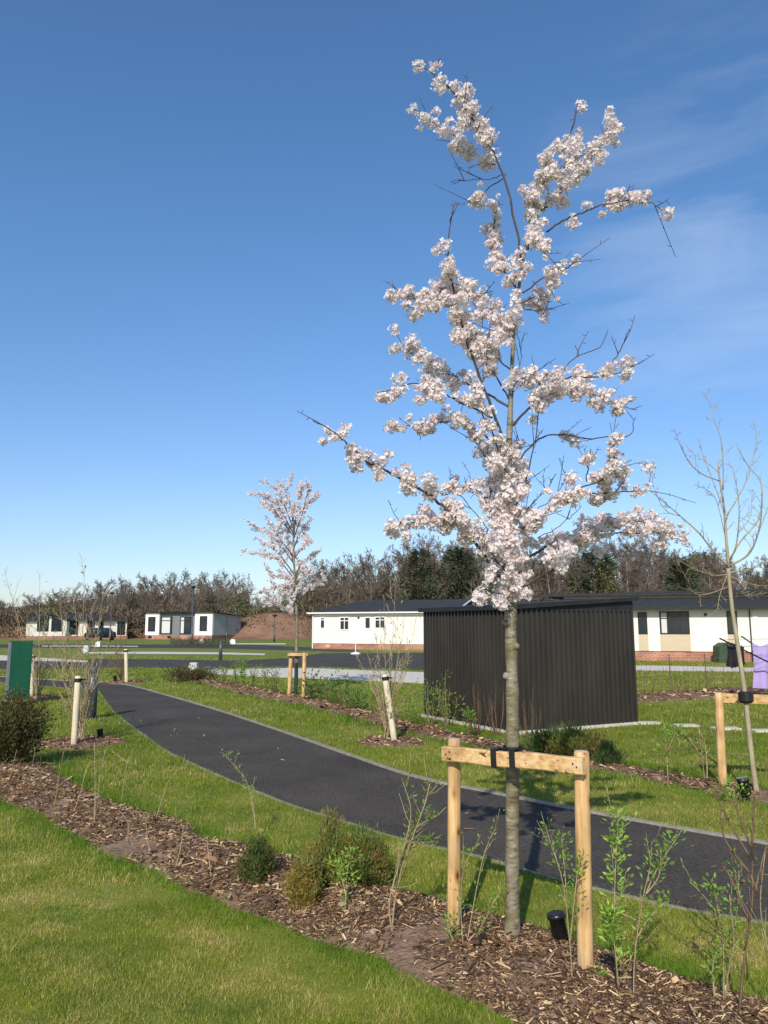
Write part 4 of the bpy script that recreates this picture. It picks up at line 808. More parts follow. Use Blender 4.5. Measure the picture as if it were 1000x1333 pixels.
fan('multi_stem_shrub', 'faint bare shrub between the green board and the path end', (88, 882), [(70, 830, .5), (85, 800, 0), (100, 840, .5), (78, 780, 0), (110, 850, .8)], 9, .018, 0, GREEN, m='stem')
# ------------------------------------------------------------------ stakes
def stake(px, top, r, label):
    b = G(*px); t = thing('tree_stake', label, 'stake', b, 0, 'pale round stakes beside young shrubs'); p = V(*top, b[1]); cyl_post(t, b, p, r, M['stake'], 'post', True, 14)
    mb = MB(); d = p - b; d /= np.linalg.norm(d); q_ = p - d * .05; mb.tube([q_ - d * .028, q_ + d * .02], r * 1.18, 14); mb.tube([q_, q_ + [.1, .02, .0]], .012, 5); mb.build('tie', M['rubber'], t)
stake((96, 973), (102, 880), .042, 'nearest pale round stake with black tie, between bollard and evergreen bush')
stake((41, 909), (43, 852), .050, 'pale round stake just right of the green board')
stake((165.5, 890), (164, 845), .050, 'farthest pale stake, standing at the bend of the path')
stake((516, 968), (501, 878), .044, 'leaning pale stake behind the path, left of the steel shed')
# ------------------------------------------------------------------ bollards, lamps, spotlights, cabinets
def bollard(px, h, r, label):
    b = G(*px); t = thing('bollard_light', label, 'bollard', b, 0, 'grey cylindrical bollards'); mb = MB(); mb.lathe([(r, -.05), (r, h * .80), (r * .98, h * .802)], 24, b); mb.build('body', M['bollard'], t, True)
    mb = MB(); mb.lathe([(r * .8, h * .802), (r * .8, h * .90)], 20, b); mb.build('lens', M['lamp'], t, True)
    mb = MB()
    for i in range(3): mb.lathe([(r * .82, h * (.812 + .028 * i)), (r * .99, h * (.817 + .028 * i)), (r * .99, h * (.824 + .028 * i)), (r * .82, h * (.829 + .028 * i))], 24, b)
    mb.lathe([(r, h * .90), (r * 1.02, h * .905), (r * 1.02, h * .97), (r * .9, h), (r * .2, h * 1.005)], 24, b); mb.build('cap', M['bollard'], t, True)
    mb = MB(); mb.lathe([(r * 1.5, 0), (r * 1.5, .012), (r * 1.02, .02)], 24, b); mb.build('base_plate', M['bollard'], t)
bollard((118.5, 936), bh((118.5, 936), 868), .088, 'near dark grey cylindrical bollard standing at the lawn edge beside the path')
bollard((287, 859.5), .9, .085, 'distant grey bollard on the grass island across the road')
bollard((440, 829), .9, .1, 'farthest grey bollard, half lost before the tree line')
def lamp(px, vt, r, label):
    b = G(*px); h = float(V(px[0], vt, b[1])[2]); t = thing('lamp_post', label, 'lamp post', b); mb = MB(); mb.lathe([(r * 1.7, -.05), (r * 1.7, .9), (r, .95), (r * .7, h - .12)], 10, b); mb.build('pole', M['bollard'], t, True)
    mb = MB(); mb.lathe([(.05, h - .16), (.12, h - .10), (.26, h - .04), (.22, h + .06), (.05, h + .1)], 12, b); mb.build('lantern', M['black'], t, True)
lamp((249, 839), 764, .075, 'tall dark lamp post before the grey fronted bungalow'); lamp((357, 836), 801, .06, 'short thin lamp post before the red earth bank')
lamp((143, 836), 772, .05, 'thin lamp post beside the gabled bungalow')
def spot(px, s, label, tilt=.25):
    b = G(*px); t = thing('garden_spotlight', label, 'spotlight', b, 0, 'black garden spotlights'); h = .045 * s
    mb = MB(); mb.tube([b - [0, 0, .05], b + [0, 0, h]], .008 * s, 8); mb.build('spike', M['plastic'], t)
    mb = MB(); d = np.array([-.18, .1, 1.]); d /= np.linalg.norm(d); c = b + [0, 0, h]; mb.tube([c, c + d * .015 * s, c + d * .10 * s, c + d * .102 * s, c + d * .125 * s], np.array([.026, .038, .040, .047, .047]) * s, 20); hd = mb.build('housing', M['plastic'], t, True)
    mb = MB(); mb.tube([c + d * .1255 * s, c + d * .128 * s], .038 * s, 20); mb.build('lens', M['glass'], hd)
spot((731, 1236), 1.0, 'black spotlight inside the nearest frame beside its right post'); spot((131, 965), 1.0, 'black spotlight on the lawn right of the nearest pale stake'); spot((973, 1044), 1.25, 'black spotlight at the foot of the leaning bare tree'); spot((150, 889), 1.2, 'tiny black spotlight by the farthest stake')
cb = thing('utility_cabinet', 'pale green tapered cabinet on the concrete pad beside the clipped shrub', 'cabinet', G(250, 878)); b = G(250, 878); s_ = b[1] / 1000
mb = MB(); w, h = 13 * s_, 15 * s_
mb.prism([(b[0] - w * .5, 0), (b[0] + w * .58, 0), (b[0] + w * .5, h * .94), (b[0] + w * .38, h), (b[0] - w * .12, h), (b[0] - w * .2, h * .94)], b[1] - .14, b[1] + .14); mb.build('body', M['cabinet'], cb)
mb = MB(); mb.prism([(b[0] - w * .38, .06), (b[0] + w * .46, .06), (b[0] + w * .4, h * .85), (b[0] - w * .13, h * .85)], b[1] - .15, b[1] - .143); mb.build('door', M['cabinet'], cb)
hp = thing('pipe_hoop', 'low grey hoop of pipe lying on the concrete beside the pale green cabinet', 'pipe', G(268, 875)); a = G(262, 875); e = G(283, 874)
P = smooth_line([a, a + [.1, 0, .14], (a + e) / 2 + [0, 0, .17], e + [-.1, 0, .12], e], 6); mb = MB(); mb.tube(P, .018, 8); mb.build('pipe', M['galv'], hp); mb = MB(); mb.lathe([(.06, 0), (.06, .1), (.03, .12)], 10, e); mb.build('fitting', M['galv'], hp)
def ubox(px, w, h, label, m='cabinet'):
    b = G(*px); t = thing('meter_box', label, 'utility box', b, 0, 'small pale utility boxes on the far plots'); mb = MB(); mb.prism([(b[0] - w * .5, 0), (b[0] + w * .5, 0), (b[0] + w * .42, h * .9), (b[0] + w * .2, h), (b[0] - w * .3, h), (b[0] - w * .42, h * .85)], b[1] - .2, b[1] + .2); mb.build('body', M[m], t)
    mb = MB(); mb.box(b[0] - w * .55, b[0] + w * .55, b[1] - .24, b[1] + .24, 0, h * .12); mb.build('plinth', M['concrete'], t)
ubox((113, 848.5), .40, .42, 'pale utility box in front of the gabled bungalow, nearer of the two'); ubox((128, 842), .42, .42, 'pale utility box in front of the dark car', 'white'); ubox((263, 837), .5, .4, 'white utility box below the front of the grey fronted bungalow', 'white'); ubox((303, 838.5), .55, .45, 'white utility box at the right corner of the grey fronted bungalow', 'white')
sp_ = thing('marker_post', 'slim white marker post on a heavy pale foot before the white bungalow', 'post', G(463, 852)); b = G(463, 851.5); mb = MB(); mb.lathe([(.3, 0), (.28, .06), (.1, .12), (.03, .13)], 14, b); mb.build('foot', M['white'], sp_); mb = MB(); mb.tube([b, b + [0, 0, .62]], .025, 8); mb.build('pole', M['white'], sp_)
# green board
gb = thing('sign_board', 'plain dark green sign board with a pale edge beside a stake', 'sign', G(25, 917)); Yg = float(G(25, 917)[1])
A = V(10.0, 914, Yg - .18); Bt = V(35.8, 914, Yg + .06); ang = math.atan2(Bt[1] - A[1], Bt[0] - A[0]); gb.rotation_euler = (0, 0, ang); Lg = math.hypot(*(Bt - A)[:2]); gx = -((25 - 500) / 1000 * 0); 
gb.location = (float(A[0]), float(A[1]), 0); zt = float(V(14, 836, A[1])[2])
mb = MB(); mb.box(0, Lg, -.012, .06, .12, zt); mb.build('panel', M['greensign'], gb, local=True)
mb = MB(); mb.box(-.045, -.002, -.02, .09, .0, zt + .004); mb.build('edge_post', M['galv'], gb, local=True); mb = MB(); mb.box(Lg + .002, Lg + .03, -.014, .062, -.1, zt); mb.build('edge_post', M['greensign'], gb, local=True)
mb = MB(); mb.box(-.03, Lg + .03, -.022, .07, zt + .006, zt + .03); mb.build('cap', M['greensign'], gb, local=True)
# paving slabs right of the shed
for i, (u0, u1, v, lb) in enumerate([(831, 861, 943, 'pale paving slab nearest the steel shed'), (881, 911, 946.5, 'second pale paving slab from the steel shed'), (931, 965, 950.5, 'pale paving slab seen behind the right hand post'), (983, 1012, 953.5, 'pale paving slab at the right edge of the lawn')]):
    a = G(u0, v); b = G(u1, v); o = thing('paving_slab', lb, 'paving slab', (a + b) / 2, 0, 'pale paving slabs in a line across the lawn'); mb = MB(); mb.box(a[0], b[0], a[1] - .02, a[1] + .2, -.01, .03); mb.build('slab', M['concrete'], o)
# ------------------------------------------------------------------ buildings
class Frame:
    """vertical wall plane through two ground points; x along it, y into the depth"""
    def __init__(s, a, b): s.o = np.array(a, float); d = np.array(b) - s.o; s.L = math.hypot(d[0], d[1]); s.rz = math.atan2(d[1], d[0]); s.ex = np.array([d[0], d[1], 0]) / s.L; s.ey = np.array([-s.ex[1], s.ex[0], 0])
    def p(s, u, v, back=0):
        d = ray(u, v); o = np.array([0, 0, EYE]); t = np.dot(s.o + s.ey * back - o, s.ey) / np.dot(d, s.ey); q = o + d * t - s.o; return float(np.dot(q, s.ex)), float(q[2])
def house(name, label, F, group=None, cat='bungalow'): return thing(name, label, cat, F.o, F.rz, group)
def lb(parent, name, m, x0, x1, y0, y1, z0, z1): mb = MB(); mb.box(x0, x1, y0, y1, z0, z1); return mb.build(name, M[m], parent, local=True)
def lp(parent, name, m, poly, y0, y1, axis='y'): mb = MB(); mb.prism(poly, y0, y1, axis); return mb.build(name, M[m], parent, local=True)
def window(parent, x0, x1, z0, z1, y=0, fw=.07, m='black', mull=(), trans=None, name='window', proud=.045, curtain=None, side=False):
    mb = MB()
    def bx(a, b, c, d, p=proud): mb.box(a, b, y - p, y + .02, c, d)
    bx(x0, x0 + fw, z0, z1); bx(x1 - fw, x1, z0, z1); bx(x0 + fw, x1 - fw, z0, z0 + fw); bx(x0 + fw, x1 - fw, z1 - fw, z1)
    tz = trans if trans else None
    for q in mull: bx(q - fw * .4, q + fw * .4, z0 + fw, z1 - fw, proud - .004)
    if tz: bx(x0 + fw, x1 - fw, tz - fw * .4, tz + fw * .4, proud - .008)
    f = mb.build(name, M[m], parent, local=True); mb = MB(); mb.box(x0 + fw * .6, x1 - fw * .6, y - .014, y + .01, z0 + fw * .6, z1 - fw * .6); mb.build('pane', M['glass'], f, local=True)
    if curtain: mb = MB(); mb.box(curtain[0], curtain[1], y - .024, y - .016, z0 + fw, z1 - fw); mb.build('curtain', M['curtain'], f, local=True)
    return f
# white bungalow (middle)
F = Frame(G(406.5, 844.5), G(552, 846.5)); h = house('white_bungalow', 'cream white bungalow with dark hipped roof and brick plinth, left of the steel shed', F); D = 6.2
xr = F.p(592, 840)[0]; ze = F.p(480, 797)[1]; zb = F.p(480, 838)[1]
lb(h, 'wall', 'cream', 0, xr, 0, D, zb, ze); lb(h, 'plinth', 'brick', .06, xr - .05, .05, D - .05, -.1, zb + .002)
ov = .28; Lr = xr; zr = ze + .95; y_ = D / 2
mb = MB(); mb.add([[-ov, -ov, ze + .02], [Lr + ov, -ov, ze + .02], [Lr + ov, D + ov, ze + .02], [-ov, D + ov, ze + .02], [2.6, y_, zr], [Lr + ov, y_, zr]], [[[0, 1, 5, 4], [2, 3, 4, 5]], [[3, 0, 4], [1, 2, 5]], [[3, 2, 1, 0]]]); mb.build('roof', M['slate'], h, local=True)
lb(h, 'gutter', 'white', -ov - .02, Lr + ov, -ov - .10, -ov - .002, ze - .08, ze + .015); lb(h, 'drainpipe', 'white', .03, .10, -.09, -.02, .02, ze - .05)
mb = MB(); y0_ = -ov; 
for sgn in (0, 1):
    a = (-ov, ze + .0) if sgn == 0 else (D + ov, ze + .0); mb.prism([(a[0], a[1]), (y_, zr - .02), (y_, zr + .06), (a[0], a[1] + .09)], Lr + ov + .003, Lr + ov + .06, 'x')
mb.build('bargeboard', M['white'], h, local=True)
for (u0, u1, v0, v1, n, tr) in ((417, 423.5, 803.5, 818.5, 0, 807), (442.5, 455, 803, 820.5, 1, 808), (475, 483, 803, 819, 0, None), (488, 502, 802.5, 818.5, 1, 807)):
    x0, z1 = F.p(u0, v0); x1, z0 = F.p(u1, v1); window(h, x0, x1, z0, z1, 0, .075, 'white', [(x0 + x1) / 2] if n else (), F.p(u0, tr)[1] if tr else None)
x, z = F.p(467, 804); lb(h, 'vent', 'black', x - .07, x + .07, -.06, -.002, z - .07, z + .07)
x, z = F.p(427, 841); lb(h, 'air_brick', 'beige', x - .15, x + .15, .0, .045, z - .1, z + .1); x0, x1 = x + 3.1, x + 3.3
# grey fronted bungalow
F = Frame(G(188.5, 832), G(276, 832.5)); h = house('grey_bungalow', 'bungalow with dark grey centre front between two white bays and a sloping roof', F); D = 7.5
f = lambda u, v: F.p(u, v); zb = f(220, 827)[1]; ze = f(220, 797.5)[1]
xe = f(276, 830)[0]; a = f(206.5, 830)[0]; b = f(253, 830)[0]
# side wall line: image corner (310, 807) back
lb(h, 'plinth', 'brick', .05, xe - .05, .08, D, -.1, zb)
def sidewall(x0, x1, y0, y1, zf, slope, m, name): 
    mb = MB(); mb.prism([(y0, zb + .002), (y1, zb + .002), (y1, zf - slope * (y1 - y0)), (y0, zf)], x0, x1, 'x'); return mb.build(name, M[m], h, local=True)
sl = .07
lp(h, 'wall', 'lightgrey', [(.02, zb + .002), (xe - .004, zb + .002), (xe - .004, ze - .03), (.02, ze - .03)], .35, D)
lp(h, 'wall', 'greywall', [(a, zb), (b, zb), (b, ze - .04), (a, ze - .04)], .28, .348)
lp(h, 'bay', 'white', [(0, zb), (a, zb), (a, ze - .02), (0, ze - .02)], 0, .345); lp(h, 'bay', 'white', [(b, zb), (xe, zb), (xe, ze - .02), (b, ze - .02)], 0, .345)
mb = MB(); zt = ze; mb.add([[-.3, -.35, zt + .12], [xe + .3, -.35, zt + .12], [xe + .35, D + .4, zt - .35], [-.3, D + .4, zt - .35], [-.3, -.35, zt - .0], [xe + .3, -.35, zt - .0], [xe + .35, D + .4, zt - .45], [-.3, D + .4, zt - .45]], [[[0, 1, 2, 3], [7, 6, 5, 4], [0, 4, 5, 1], [1, 5, 6, 2], [2, 6, 7, 3], [3, 7, 4, 0]]]); mb.build('roof', M['black'], h, local=True)
for (u0, u1, v0, v1, y, tr, cu) in ((193.5, 202, 803, 822, 0, 807.5, None), (260.5, 269.5, 802, 821.5, 0, 807, None), (209.5, 224, 802.5, 825.5, .28, 808, (211.5, 222)), (235, 248.5, 802.5, 825.5, .28, 808, (236, 240))):
    x0, z1 = F.p(u0, v0, y); x1, z0 = F.p(u1, v1, y); c = (F.p(cu[0], v0, y)[0], F.p(cu[1], v0, y)[0]) if cu else None; window(h, x0, x1, max(z0, zb + .05), z1, y, .13, 'black', (), F.p(u0, tr, y)[1], curtain=c)
x = xe; lb(h, 'drainpipe', 'galv', xe + .0, xe + .07, 3.6, 3.68, .1, ze - .35)
for x in (.5, 3.4): lb(h, 'air_brick', 'black', x, x + .5, .03, .075, .12, .42)
lb(h, 'air_brick', 'black', xe - .045, xe - .02, 3.2, 3.9, .12, .45)
# gabled bungalow far left
F = Frame(G(44.5, 833), G(167, 832)); h = house('gabled_bungalow', 'cream bungalow with a glazed gable at its left end, behind the parked car', F); D = 8
zb = f_ = F.p(100, 828)[1]; zE = F.p(44.5, 808)[1]; apx, apz = F.p(65, 801.5); xg = F.p(86.5, 820)[0]; xe = F.p(167, 820)[0]
lb(h, 'plinth', 'brick', .05, xe - .05, .05, D, -.1, zb)
lp(h, 'gable_wall', 'cream', [(0, zb + .003), (xg, zb + .003), (xg, F.p(86, 807)[1]), (apx, apz), (0, zE)], 0, D)
lb(h, 'wall', 'cream', xg + .002, xe, .8, D - .05, zb + .003, F.p(120, 808)[1])
mb = MB(); zg = F.p(86, 807)[1]
for p0, p1 in (((-.35, zE - .05), (apx, apz + .08)), ((apx, apz + .08), (xg + .4, zg - .03))):
    mb.add([[p0[0], -.4, p0[1]], [p1[0], -.4, p1[1]], [p1[0], D + .3, p1[1]], [p0[0], D + .3, p0[1]], [p0[0], -.4, p0[1] + .16], [p1[0], -.4, p1[1] + .16], [p1[0], D + .3, p1[1] + .16], [p0[0], D + .3, p0[1] + .16]], [[[0, 1, 2, 3], [7, 6, 5, 4], [0, 4, 5, 1], [1, 5, 6, 2], [2, 6, 7, 3], [3, 7, 4, 0]]])
mb.build('gable_roof', M['slate'], h, local=True)
zl = F.p(120, 808)[1]; zh = F.p(110, 798.5)[1]
mb = MB(); mb.add([[xg - .4, .4, zl], [xe + .5, .4, zl], [xe + .5, D + .4, zl], [xg - .4, D + .4, zl], [xg + .5, 3.5, zh], [xe - 2.6, 3.5, zh - .1]], [[[0, 1, 5, 4], [2, 3, 4, 5], [3, 2, 1, 0]], [[3, 0, 4], [1, 2, 5]]]); mb.build('roof', M['slate'], h, local=True)
px_, pz_ = F.p(134, 800.5); mb = MB(); mb.add([[px_ - 1.3, .1, zl + .02], [px_ + 1.3, .1, zl + .02], [px_, .1, pz_], [px_ - 1.3, 3, zl + .02], [px_ + 1.3, 3, zl + .02], [px_, 3, pz_]], [[[0, 3, 5, 2], [1, 2, 5, 4], [0, 1, 4, 3]], [[0, 2, 1], [3, 4, 5]]]); mb.build('porch_roof', M['slate'], h, local=True)
for (u0, u1, v0, v1, y) in ((49, 63, 804.5, 822, 0), (67.5, 81, 804.5, 822, 0)):
    x0, z1 = F.p(u0, v0); x1, z0 = F.p(u1, v1); lo = zE - .25; hi = z1
    if x0 < apx: q = [(x0, z0), (x1, z0), (x1, hi + .2), (x0, hi - .35)]
    else: q = [(x0, z0), (x1, z0), (x1, hi - .35), (x0, hi + .2)]
    fr_ = lp(h, 'window', 'black', q, -.03, .01); cx = sum(p_[0] for p_ in q) / 4; cz = sum(p_[1] for p_ in q) / 4; lp(fr_, 'pane', 'glass', [(cx + (p_[0] - cx) * .88, cz + (p_[1] - cz) * .88) for p_ in q], -.045, -.032)
for (u0, u1, v0, v1, n_) in ((91, 101.5, 807.5, 826, 'window'), (113.5, 122.5, 808.5, 826, 'window'), (129, 134, 809, 827, 'door'), (153, 162.5, 809, 826.5, 'window')):
    x0, z1 = F.p(u0, v0, .8); x1, z0 = F.p(u1, v1, .8); window(h, x0, x1, max(z0, zb + .03), z1, .8, .12, 'black', [(x0 + x1) / 2] if n_ == 'window' else (), name=n_)
# beige banded bungalow on the right
F = Frame(G(822, 860), G(1000, 862.5)); h = house('beige_bungalow', 'cream bungalow with beige band under a flat dark roof, right of the steel shed', F)
x_l = F.p(735, 850)[0]; x_r = F.p(1090, 850)[0]; D = 7; zb = F.p(900, 848)[1]; ze = F.p(900, 793)[1]
lb(h, 'plinth', 'brick', x_l + .05, x_r, .04, D, -.1, zb); lb(h, 'wall', 'cream', x_l, x_r, 0, D, zb + .002, ze)
mb = MB(); zt = F.p(900, 783.5)[1]; mb.add([[x_l - .3, -.55, ze - .02], [x_r, -.55, ze - .02], [x_r, 1.2, zt + .12], [x_l - .3, 1.2, zt + .12], [x_l - .3, -.55, ze + .16], [x_r, -.55, ze + .16], [x_r, 1.2, zt + .24], [x_l - .3, 1.2, zt + .24]], [[[0, 1, 2, 3], [7, 6, 5, 4], [0, 4, 5, 1], [1, 5, 6, 2], [2, 6, 7, 3], [3, 7, 4, 0]]]); mb.build('lower_roof', M['slate'], h, local=True)
za = F.p(900, 774.5, 1.3)[1]; lb(h, 'band', 'beige', x_l - .1, x_r, 1.22, 3, ze, za)
zR = F.p(900, 767.5, .9)[1]; mb = MB(); z0_ = F.p(745, 779, .9)[1]; z1_ = F.p(1000, 766, .9)[1]; zs = lambda x: z0_ + (z1_ - z0_) * (x - x_l) / (F.p(1000, 766, .9)[0] - x_l)
mb.add([[x_l - 1.0, .9, za - .02], [x_r, .9, za - .02], [x_r, D, za + .05], [x_l - 1.0, D, za + .05], [x_l - 1.0, .9, za + .12], [x_r, .9, za + .26], [x_r, D, za + .5], [x_l - 1., D, za + .3]], [[[3, 2, 1, 0], [4, 5, 6, 7], [0, 1, 5, 4], [1, 2, 6, 5], [2, 3, 7, 6], [3, 0, 4, 7]]]); mb.build('upper_roof', M['slate'], h, local=True)
for (u0, u1, v0, v1, mu, pan) in ((830, 843.5, 797, 825.5, (), True), (858, 898.5, 796, 825.5, (871, 885), True), (945.5, 961, 795.5, 825.5, (), True)):
    x0, z1 = F.p(u0, v0); x1, z0 = F.p(u1, v1); window(h, x0, x1, z0, z1, 0, .055, 'black', [F.p(q, 800)[0] for q in mu], F.p(860, 805)[1] if mu else None, curtain=(F.p(860.5, 800)[0], F.p(867.5, 800)[0]) if mu else None)
    if pan: lb(h, 'panel', 'beige', x0 - .01, x1 + .01, -.018, .01, zb + .01, z0 - .004)
x0, z1 = F.p(979, 796); x1, z0 = F.p(989, 848); window(h, x0, x1, zb + .02, z1, 0, .1, 'white', (), name='door'); x0 = F.p(975, 800)[0]; lb(h, 'drainpipe', 'black', x0, x0 + .05, -.08, -.02, 0, ze - .03)
x, z = F.p(918.5, 800); lb(h, 'vent', 'black', x - .06, x + .06, -.05, -.002, z - .06, z + .06)
# ------------------------------------------------------------------ steel shed
Cn = G(668, 956); Lf = G(553, 933.5); Rt = G(829, 943); 
ex = Rt - Cn; Lx = math.hypot(ex[0], ex[1]); rz = math.atan2(ex[1], ex[0]); ey = Lf - Cn; Ly = abs(-math.sin(rz) * ey[0] + math.cos(rz) * ey[1])
sh = thing('steel_shed', 'black ribbed steel shed with a single pitch roof behind the cherry tree', 'shed', Cn, rz)
zC = float(V(668, 790.5, Cn[1])[2]); zL = zC; zRt = float(V(824, 780, Rt[1])[2]); zw = zC - .0
def ribbed(L, z0, z1, pitch=.098, d=.034):
    n = int(L / pitch); xs = []; 
    for i in range(n):
        a = i * L / n; w = L / n; xs += [(a + w * .0, 0), (a + w * .62, 0), (a + w * .66, d), (a + w * .93, d)]
    xs.append((L, 0)); return xs
zbs = .05
zribR = float(V(824, 794, Rt[1])[2]); zrib = min(zC - .03, zribR)
mb = MB(); xs = ribbed(Lx, 0, 1); P = [[x, -y, z] for z in (zbs, zC - .02) for x, y in xs]; n = len(xs); mb.add(P, [[[i, i + 1, n + i + 1, n + i] for i in range(n - 1)]]); mb.build('wall', M['shed'], sh, local=True)
mb = MB(); xs = ribbed(Ly, 0, 1); P = [[-y, x, z] for z in (zbs, zC - .02) for x, y in xs]; n = len(xs); mb.add(P, [[[i + 1, i, n + i, n + i + 1] for i in range(n - 1)]]); mb.build('wall', M['shed'], sh, local=True)
lb(sh, 'wall', 'shed', Lx - .02, Lx, .02, Ly, zbs, zRt - .03); lb(sh, 'wall', 'shed', .02, Lx - .03, Ly - .02, Ly, zbs, zC - .03)
# gable infill above the ribs
lp(sh, 'gable_panel', 'shedroof', [(.0, zC - .05), (Lx, zC - .05), (Lx, zRt - .03), (.0, zC - .018)], -.022, .01)
lb(sh, 'corner_trim', 'shedroof', -.026, .014, -.026, .014, zbs, zC - .055); lb(sh, 'corner_trim', 'shedroof', Lx - .03, Lx + .012, -.027, -.002, zbs, zRt - .05); lb(sh, 'corner_trim', 'shedroof', -.026, -.002, Ly - .03, Ly + .012, zbs, zC - .03)
mb = MB(); o = .09
def rf(x): return zC + (zRt - zC) * x / Lx
mb.add([[-o, -o, rf(-o) - .03], [Lx + o, -o, rf(Lx + o) - .03], [Lx + o, Ly + o, rf(Lx + o) - .03], [-o, Ly + o, rf(-o) - .03], [-o, -o, rf(-o) + .045], [Lx + o, -o, rf(Lx + o) + .03], [Lx + o, Ly + o, rf(Lx + o) + .03], [-o, Ly + o, rf(-o) + .045]], [[[3, 2, 1, 0], [4, 5, 6, 7], [0, 1, 5, 4], [1, 2, 6, 5], [2, 3, 7, 6], [3, 0, 4, 7]]]); mb.build('roof', M['shedroof'], sh, local=True)
lb(sh, 'base_slab', 'concrete', -.06, Lx + .06, -.06, Ly + .06, -.02, .045)
# ------------------------------------------------------------------ airer, washing, bin, car, fences
YA = 17.0; hub = V(1050, 900, YA); ar = thing('rotary_airer', 'dark armed rotary clothes airer at the right edge', 'clothes airer', (hub[0], YA, 0)); mb = MB(); mb.tube([[hub[0], YA, -.05], [hub[0], YA, 1.6]], .025, 10); mb.build('pole', M['galv'], ar)
tips = [V(937, 831, YA - .6), V(965, 828, YA + .5), V(1110, 826, YA - .3), V(1130, 835, YA + 1.0)]; hb = V(1046, 884, YA)
for t_ in tips: mb = MB(); mb.tube([hb, t_], .017, 6); mb.build('arm', M['black'], ar)
mb = MB()
for k_ in (.4, .6, .8, .97):
    q_ = [hb * (1 - k_) + t_ * k_ for t_ in tips]
    for a, b in ((0, 1), (1, 3), (3, 2), (2, 0)): mb.tube([q_[a], (q_[a] + q_[b]) / 2 - [0, 0, .03], q_[b]], .004, 3)
mb.build('line', M['galv'], ar)
def cloth(name, label, u0, u1, vt, vb, Y, m, sag=.03, ragged=0, seed=0, dy=.0):
    a = V(u0, vt, Y); b = V(u1, vt, Y + dy); zb_ = float(V(u0, vb, Y)[2]); nx, nz = 30, 20; P = []
    rs = np.random.RandomState(seed)
    for j in range(nz):
        for i in range(nx):
            s_ = i / (nx - 1); t_ = j / (nz - 1); p = a * (1 - s_) + b * s_; bot = zb_ + ragged * (vnoise(np.array([s_ * 5.]), np.array([0.]), 1, seed)[0] - .3)
            z = p[2] - sag * math.sin(s_ * math.pi * 3) ** 2 * (1 - t_) + (bot - p[2]) * t_; P.append([p[0] + .02 * math.sin(t_ * 4 + s_ * 9), p[1] + .05 * math.sin(s_ * 17 + t_ * 1.5) * (.3 + t_), z])
    P = np.array(P); Q = P + [0, .008, 0]; n = nx * nz; i, j = np.meshgrid(np.arange(nx - 1), np.arange(nz - 1)); k_ = (j * nx + i).ravel(); f1 = np.stack([k_, k_ + 1, k_ + nx + 1, k_ + nx], 1)
    mb = MB(); mb.add(np.concatenate([P, Q]), [f1, f1[:, ::-1] + n]); o = mb.build(name, M[m], None, True); return tag(o, label, 'washing')
cloth('lilac_sheet', 'lilac sheet hanging from the rotary airer at the right edge', 979, 1042, 838, 896, YA + .1, 'lilac', .05, 0, 1)
cloth('dark_garment', 'black crumpled garment hanging from the left arm of the airer', 946, 962, 838, 870, YA - .4, 'darkcloth', .06, .12, 2); cloth('dark_garment', 'narrow dark garment hanging behind the leaning bare trunk', 960, 968, 840, 866, YA + .2, 'darkcloth', .04, .1, 3)
b = G(939, 862); bn = thing('compost_bin', 'dark green rounded compost bin at the brick base of the beige banded bungalow', 'bin', b - [0, .6, 0]); mb = MB(); s_ = b[1] / 1000; w = 27 * s_; hB = 25 * s_
mb.prism([(b[0] - w * .5, 0), (b[0] + w * .5, 0), (b[0] + w * .48, hB * .6), (b[0] + w * .36, hB * .9), (b[0] + w * .15, hB), (b[0] - w * .2, hB), (b[0] - w * .46, hB * .82)], b[1] - .95, b[1] - .25); mb.build('body', M['bin'], bn)
mb = MB(); mb.prism([(b[0] - w * .2, .05), (b[0] + w * .3, .05), (b[0] + w * .3, hB * .35), (b[0] - w * .2, hB * .35)], b[1] - .97, b[1] - .953); mb.build('hatch', M['bin'], bn)
# car
cb_ = G(130, 833.2); car = thing('parked_car', 'dark hatchback parked in front of the gabled bungalow', 'car', cb_, math.radians(-38)); mb = MB()
body = [(-2.05, .32), (-2.0, .75), (-1.75, .95), (-1.1, 1.0), (-.55, 1.42), (.9, 1.46), (1.6, 1.05), (1.98, .95), (2.05, .6), (2.02, .32)]
lo = [(-2.05, .28), (-2.07, .7), (-1.8, .9), (-1.05, .98), (1.65, 1.02), (2.0, .92), (2.07, .6), (2.04, .28)]; mb.prism(lo, -.88, .88); body_o = mb.build('body', M['car'], car, local=True)
mb = MB(); n = 6; cab = [(-1.05, .985), (-.45, 1.42), (.95, 1.45), (1.62, 1.025)]; P = [[x, -.80 if z < 1.1 else -.66, z] for x, z in cab] + [[x, .80 if z < 1.1 else .66, z] for x, z in cab]; mb.add(P, [[[0, 1, 2, 3], [7, 6, 5, 4], [1, 5, 6, 2], [0, 4, 5, 1], [3, 2, 6, 7]]]); mb.build('cabin', M['glass'], car, local=True)
mb = MB(); mb.box(-.5, 1.0, -.68, .68, 1.44, 1.48); mb.build('car_roof', M['car'], car, local=True)
for x in (-1.3, 1.3):
    for y in (-.86, .86):
        mb = MB(); mb.tube([[x, y - .1, .31], [x, y + .1, .31]], .31, 18); w_ = mb.build('wheel', M['tyre'], car, local=True); mb = MB(); mb.tube([[x, y - .104, .31], [x, y + .104, .31]], .19, 14); mb.build('rim', M['galv'], w_, local=True)
for y in (-.62, .62): mb = MB(); mb.box(-2.09, -2.04, y - .2, y + .2, .62, .78); mb.build('headlight', M['lamp'], car, local=True)
mb = MB(); mb.box(-2.085, -2.05, -.3, .3, .42, .53); mb.build('number_plate', M['white'], car, local=True)
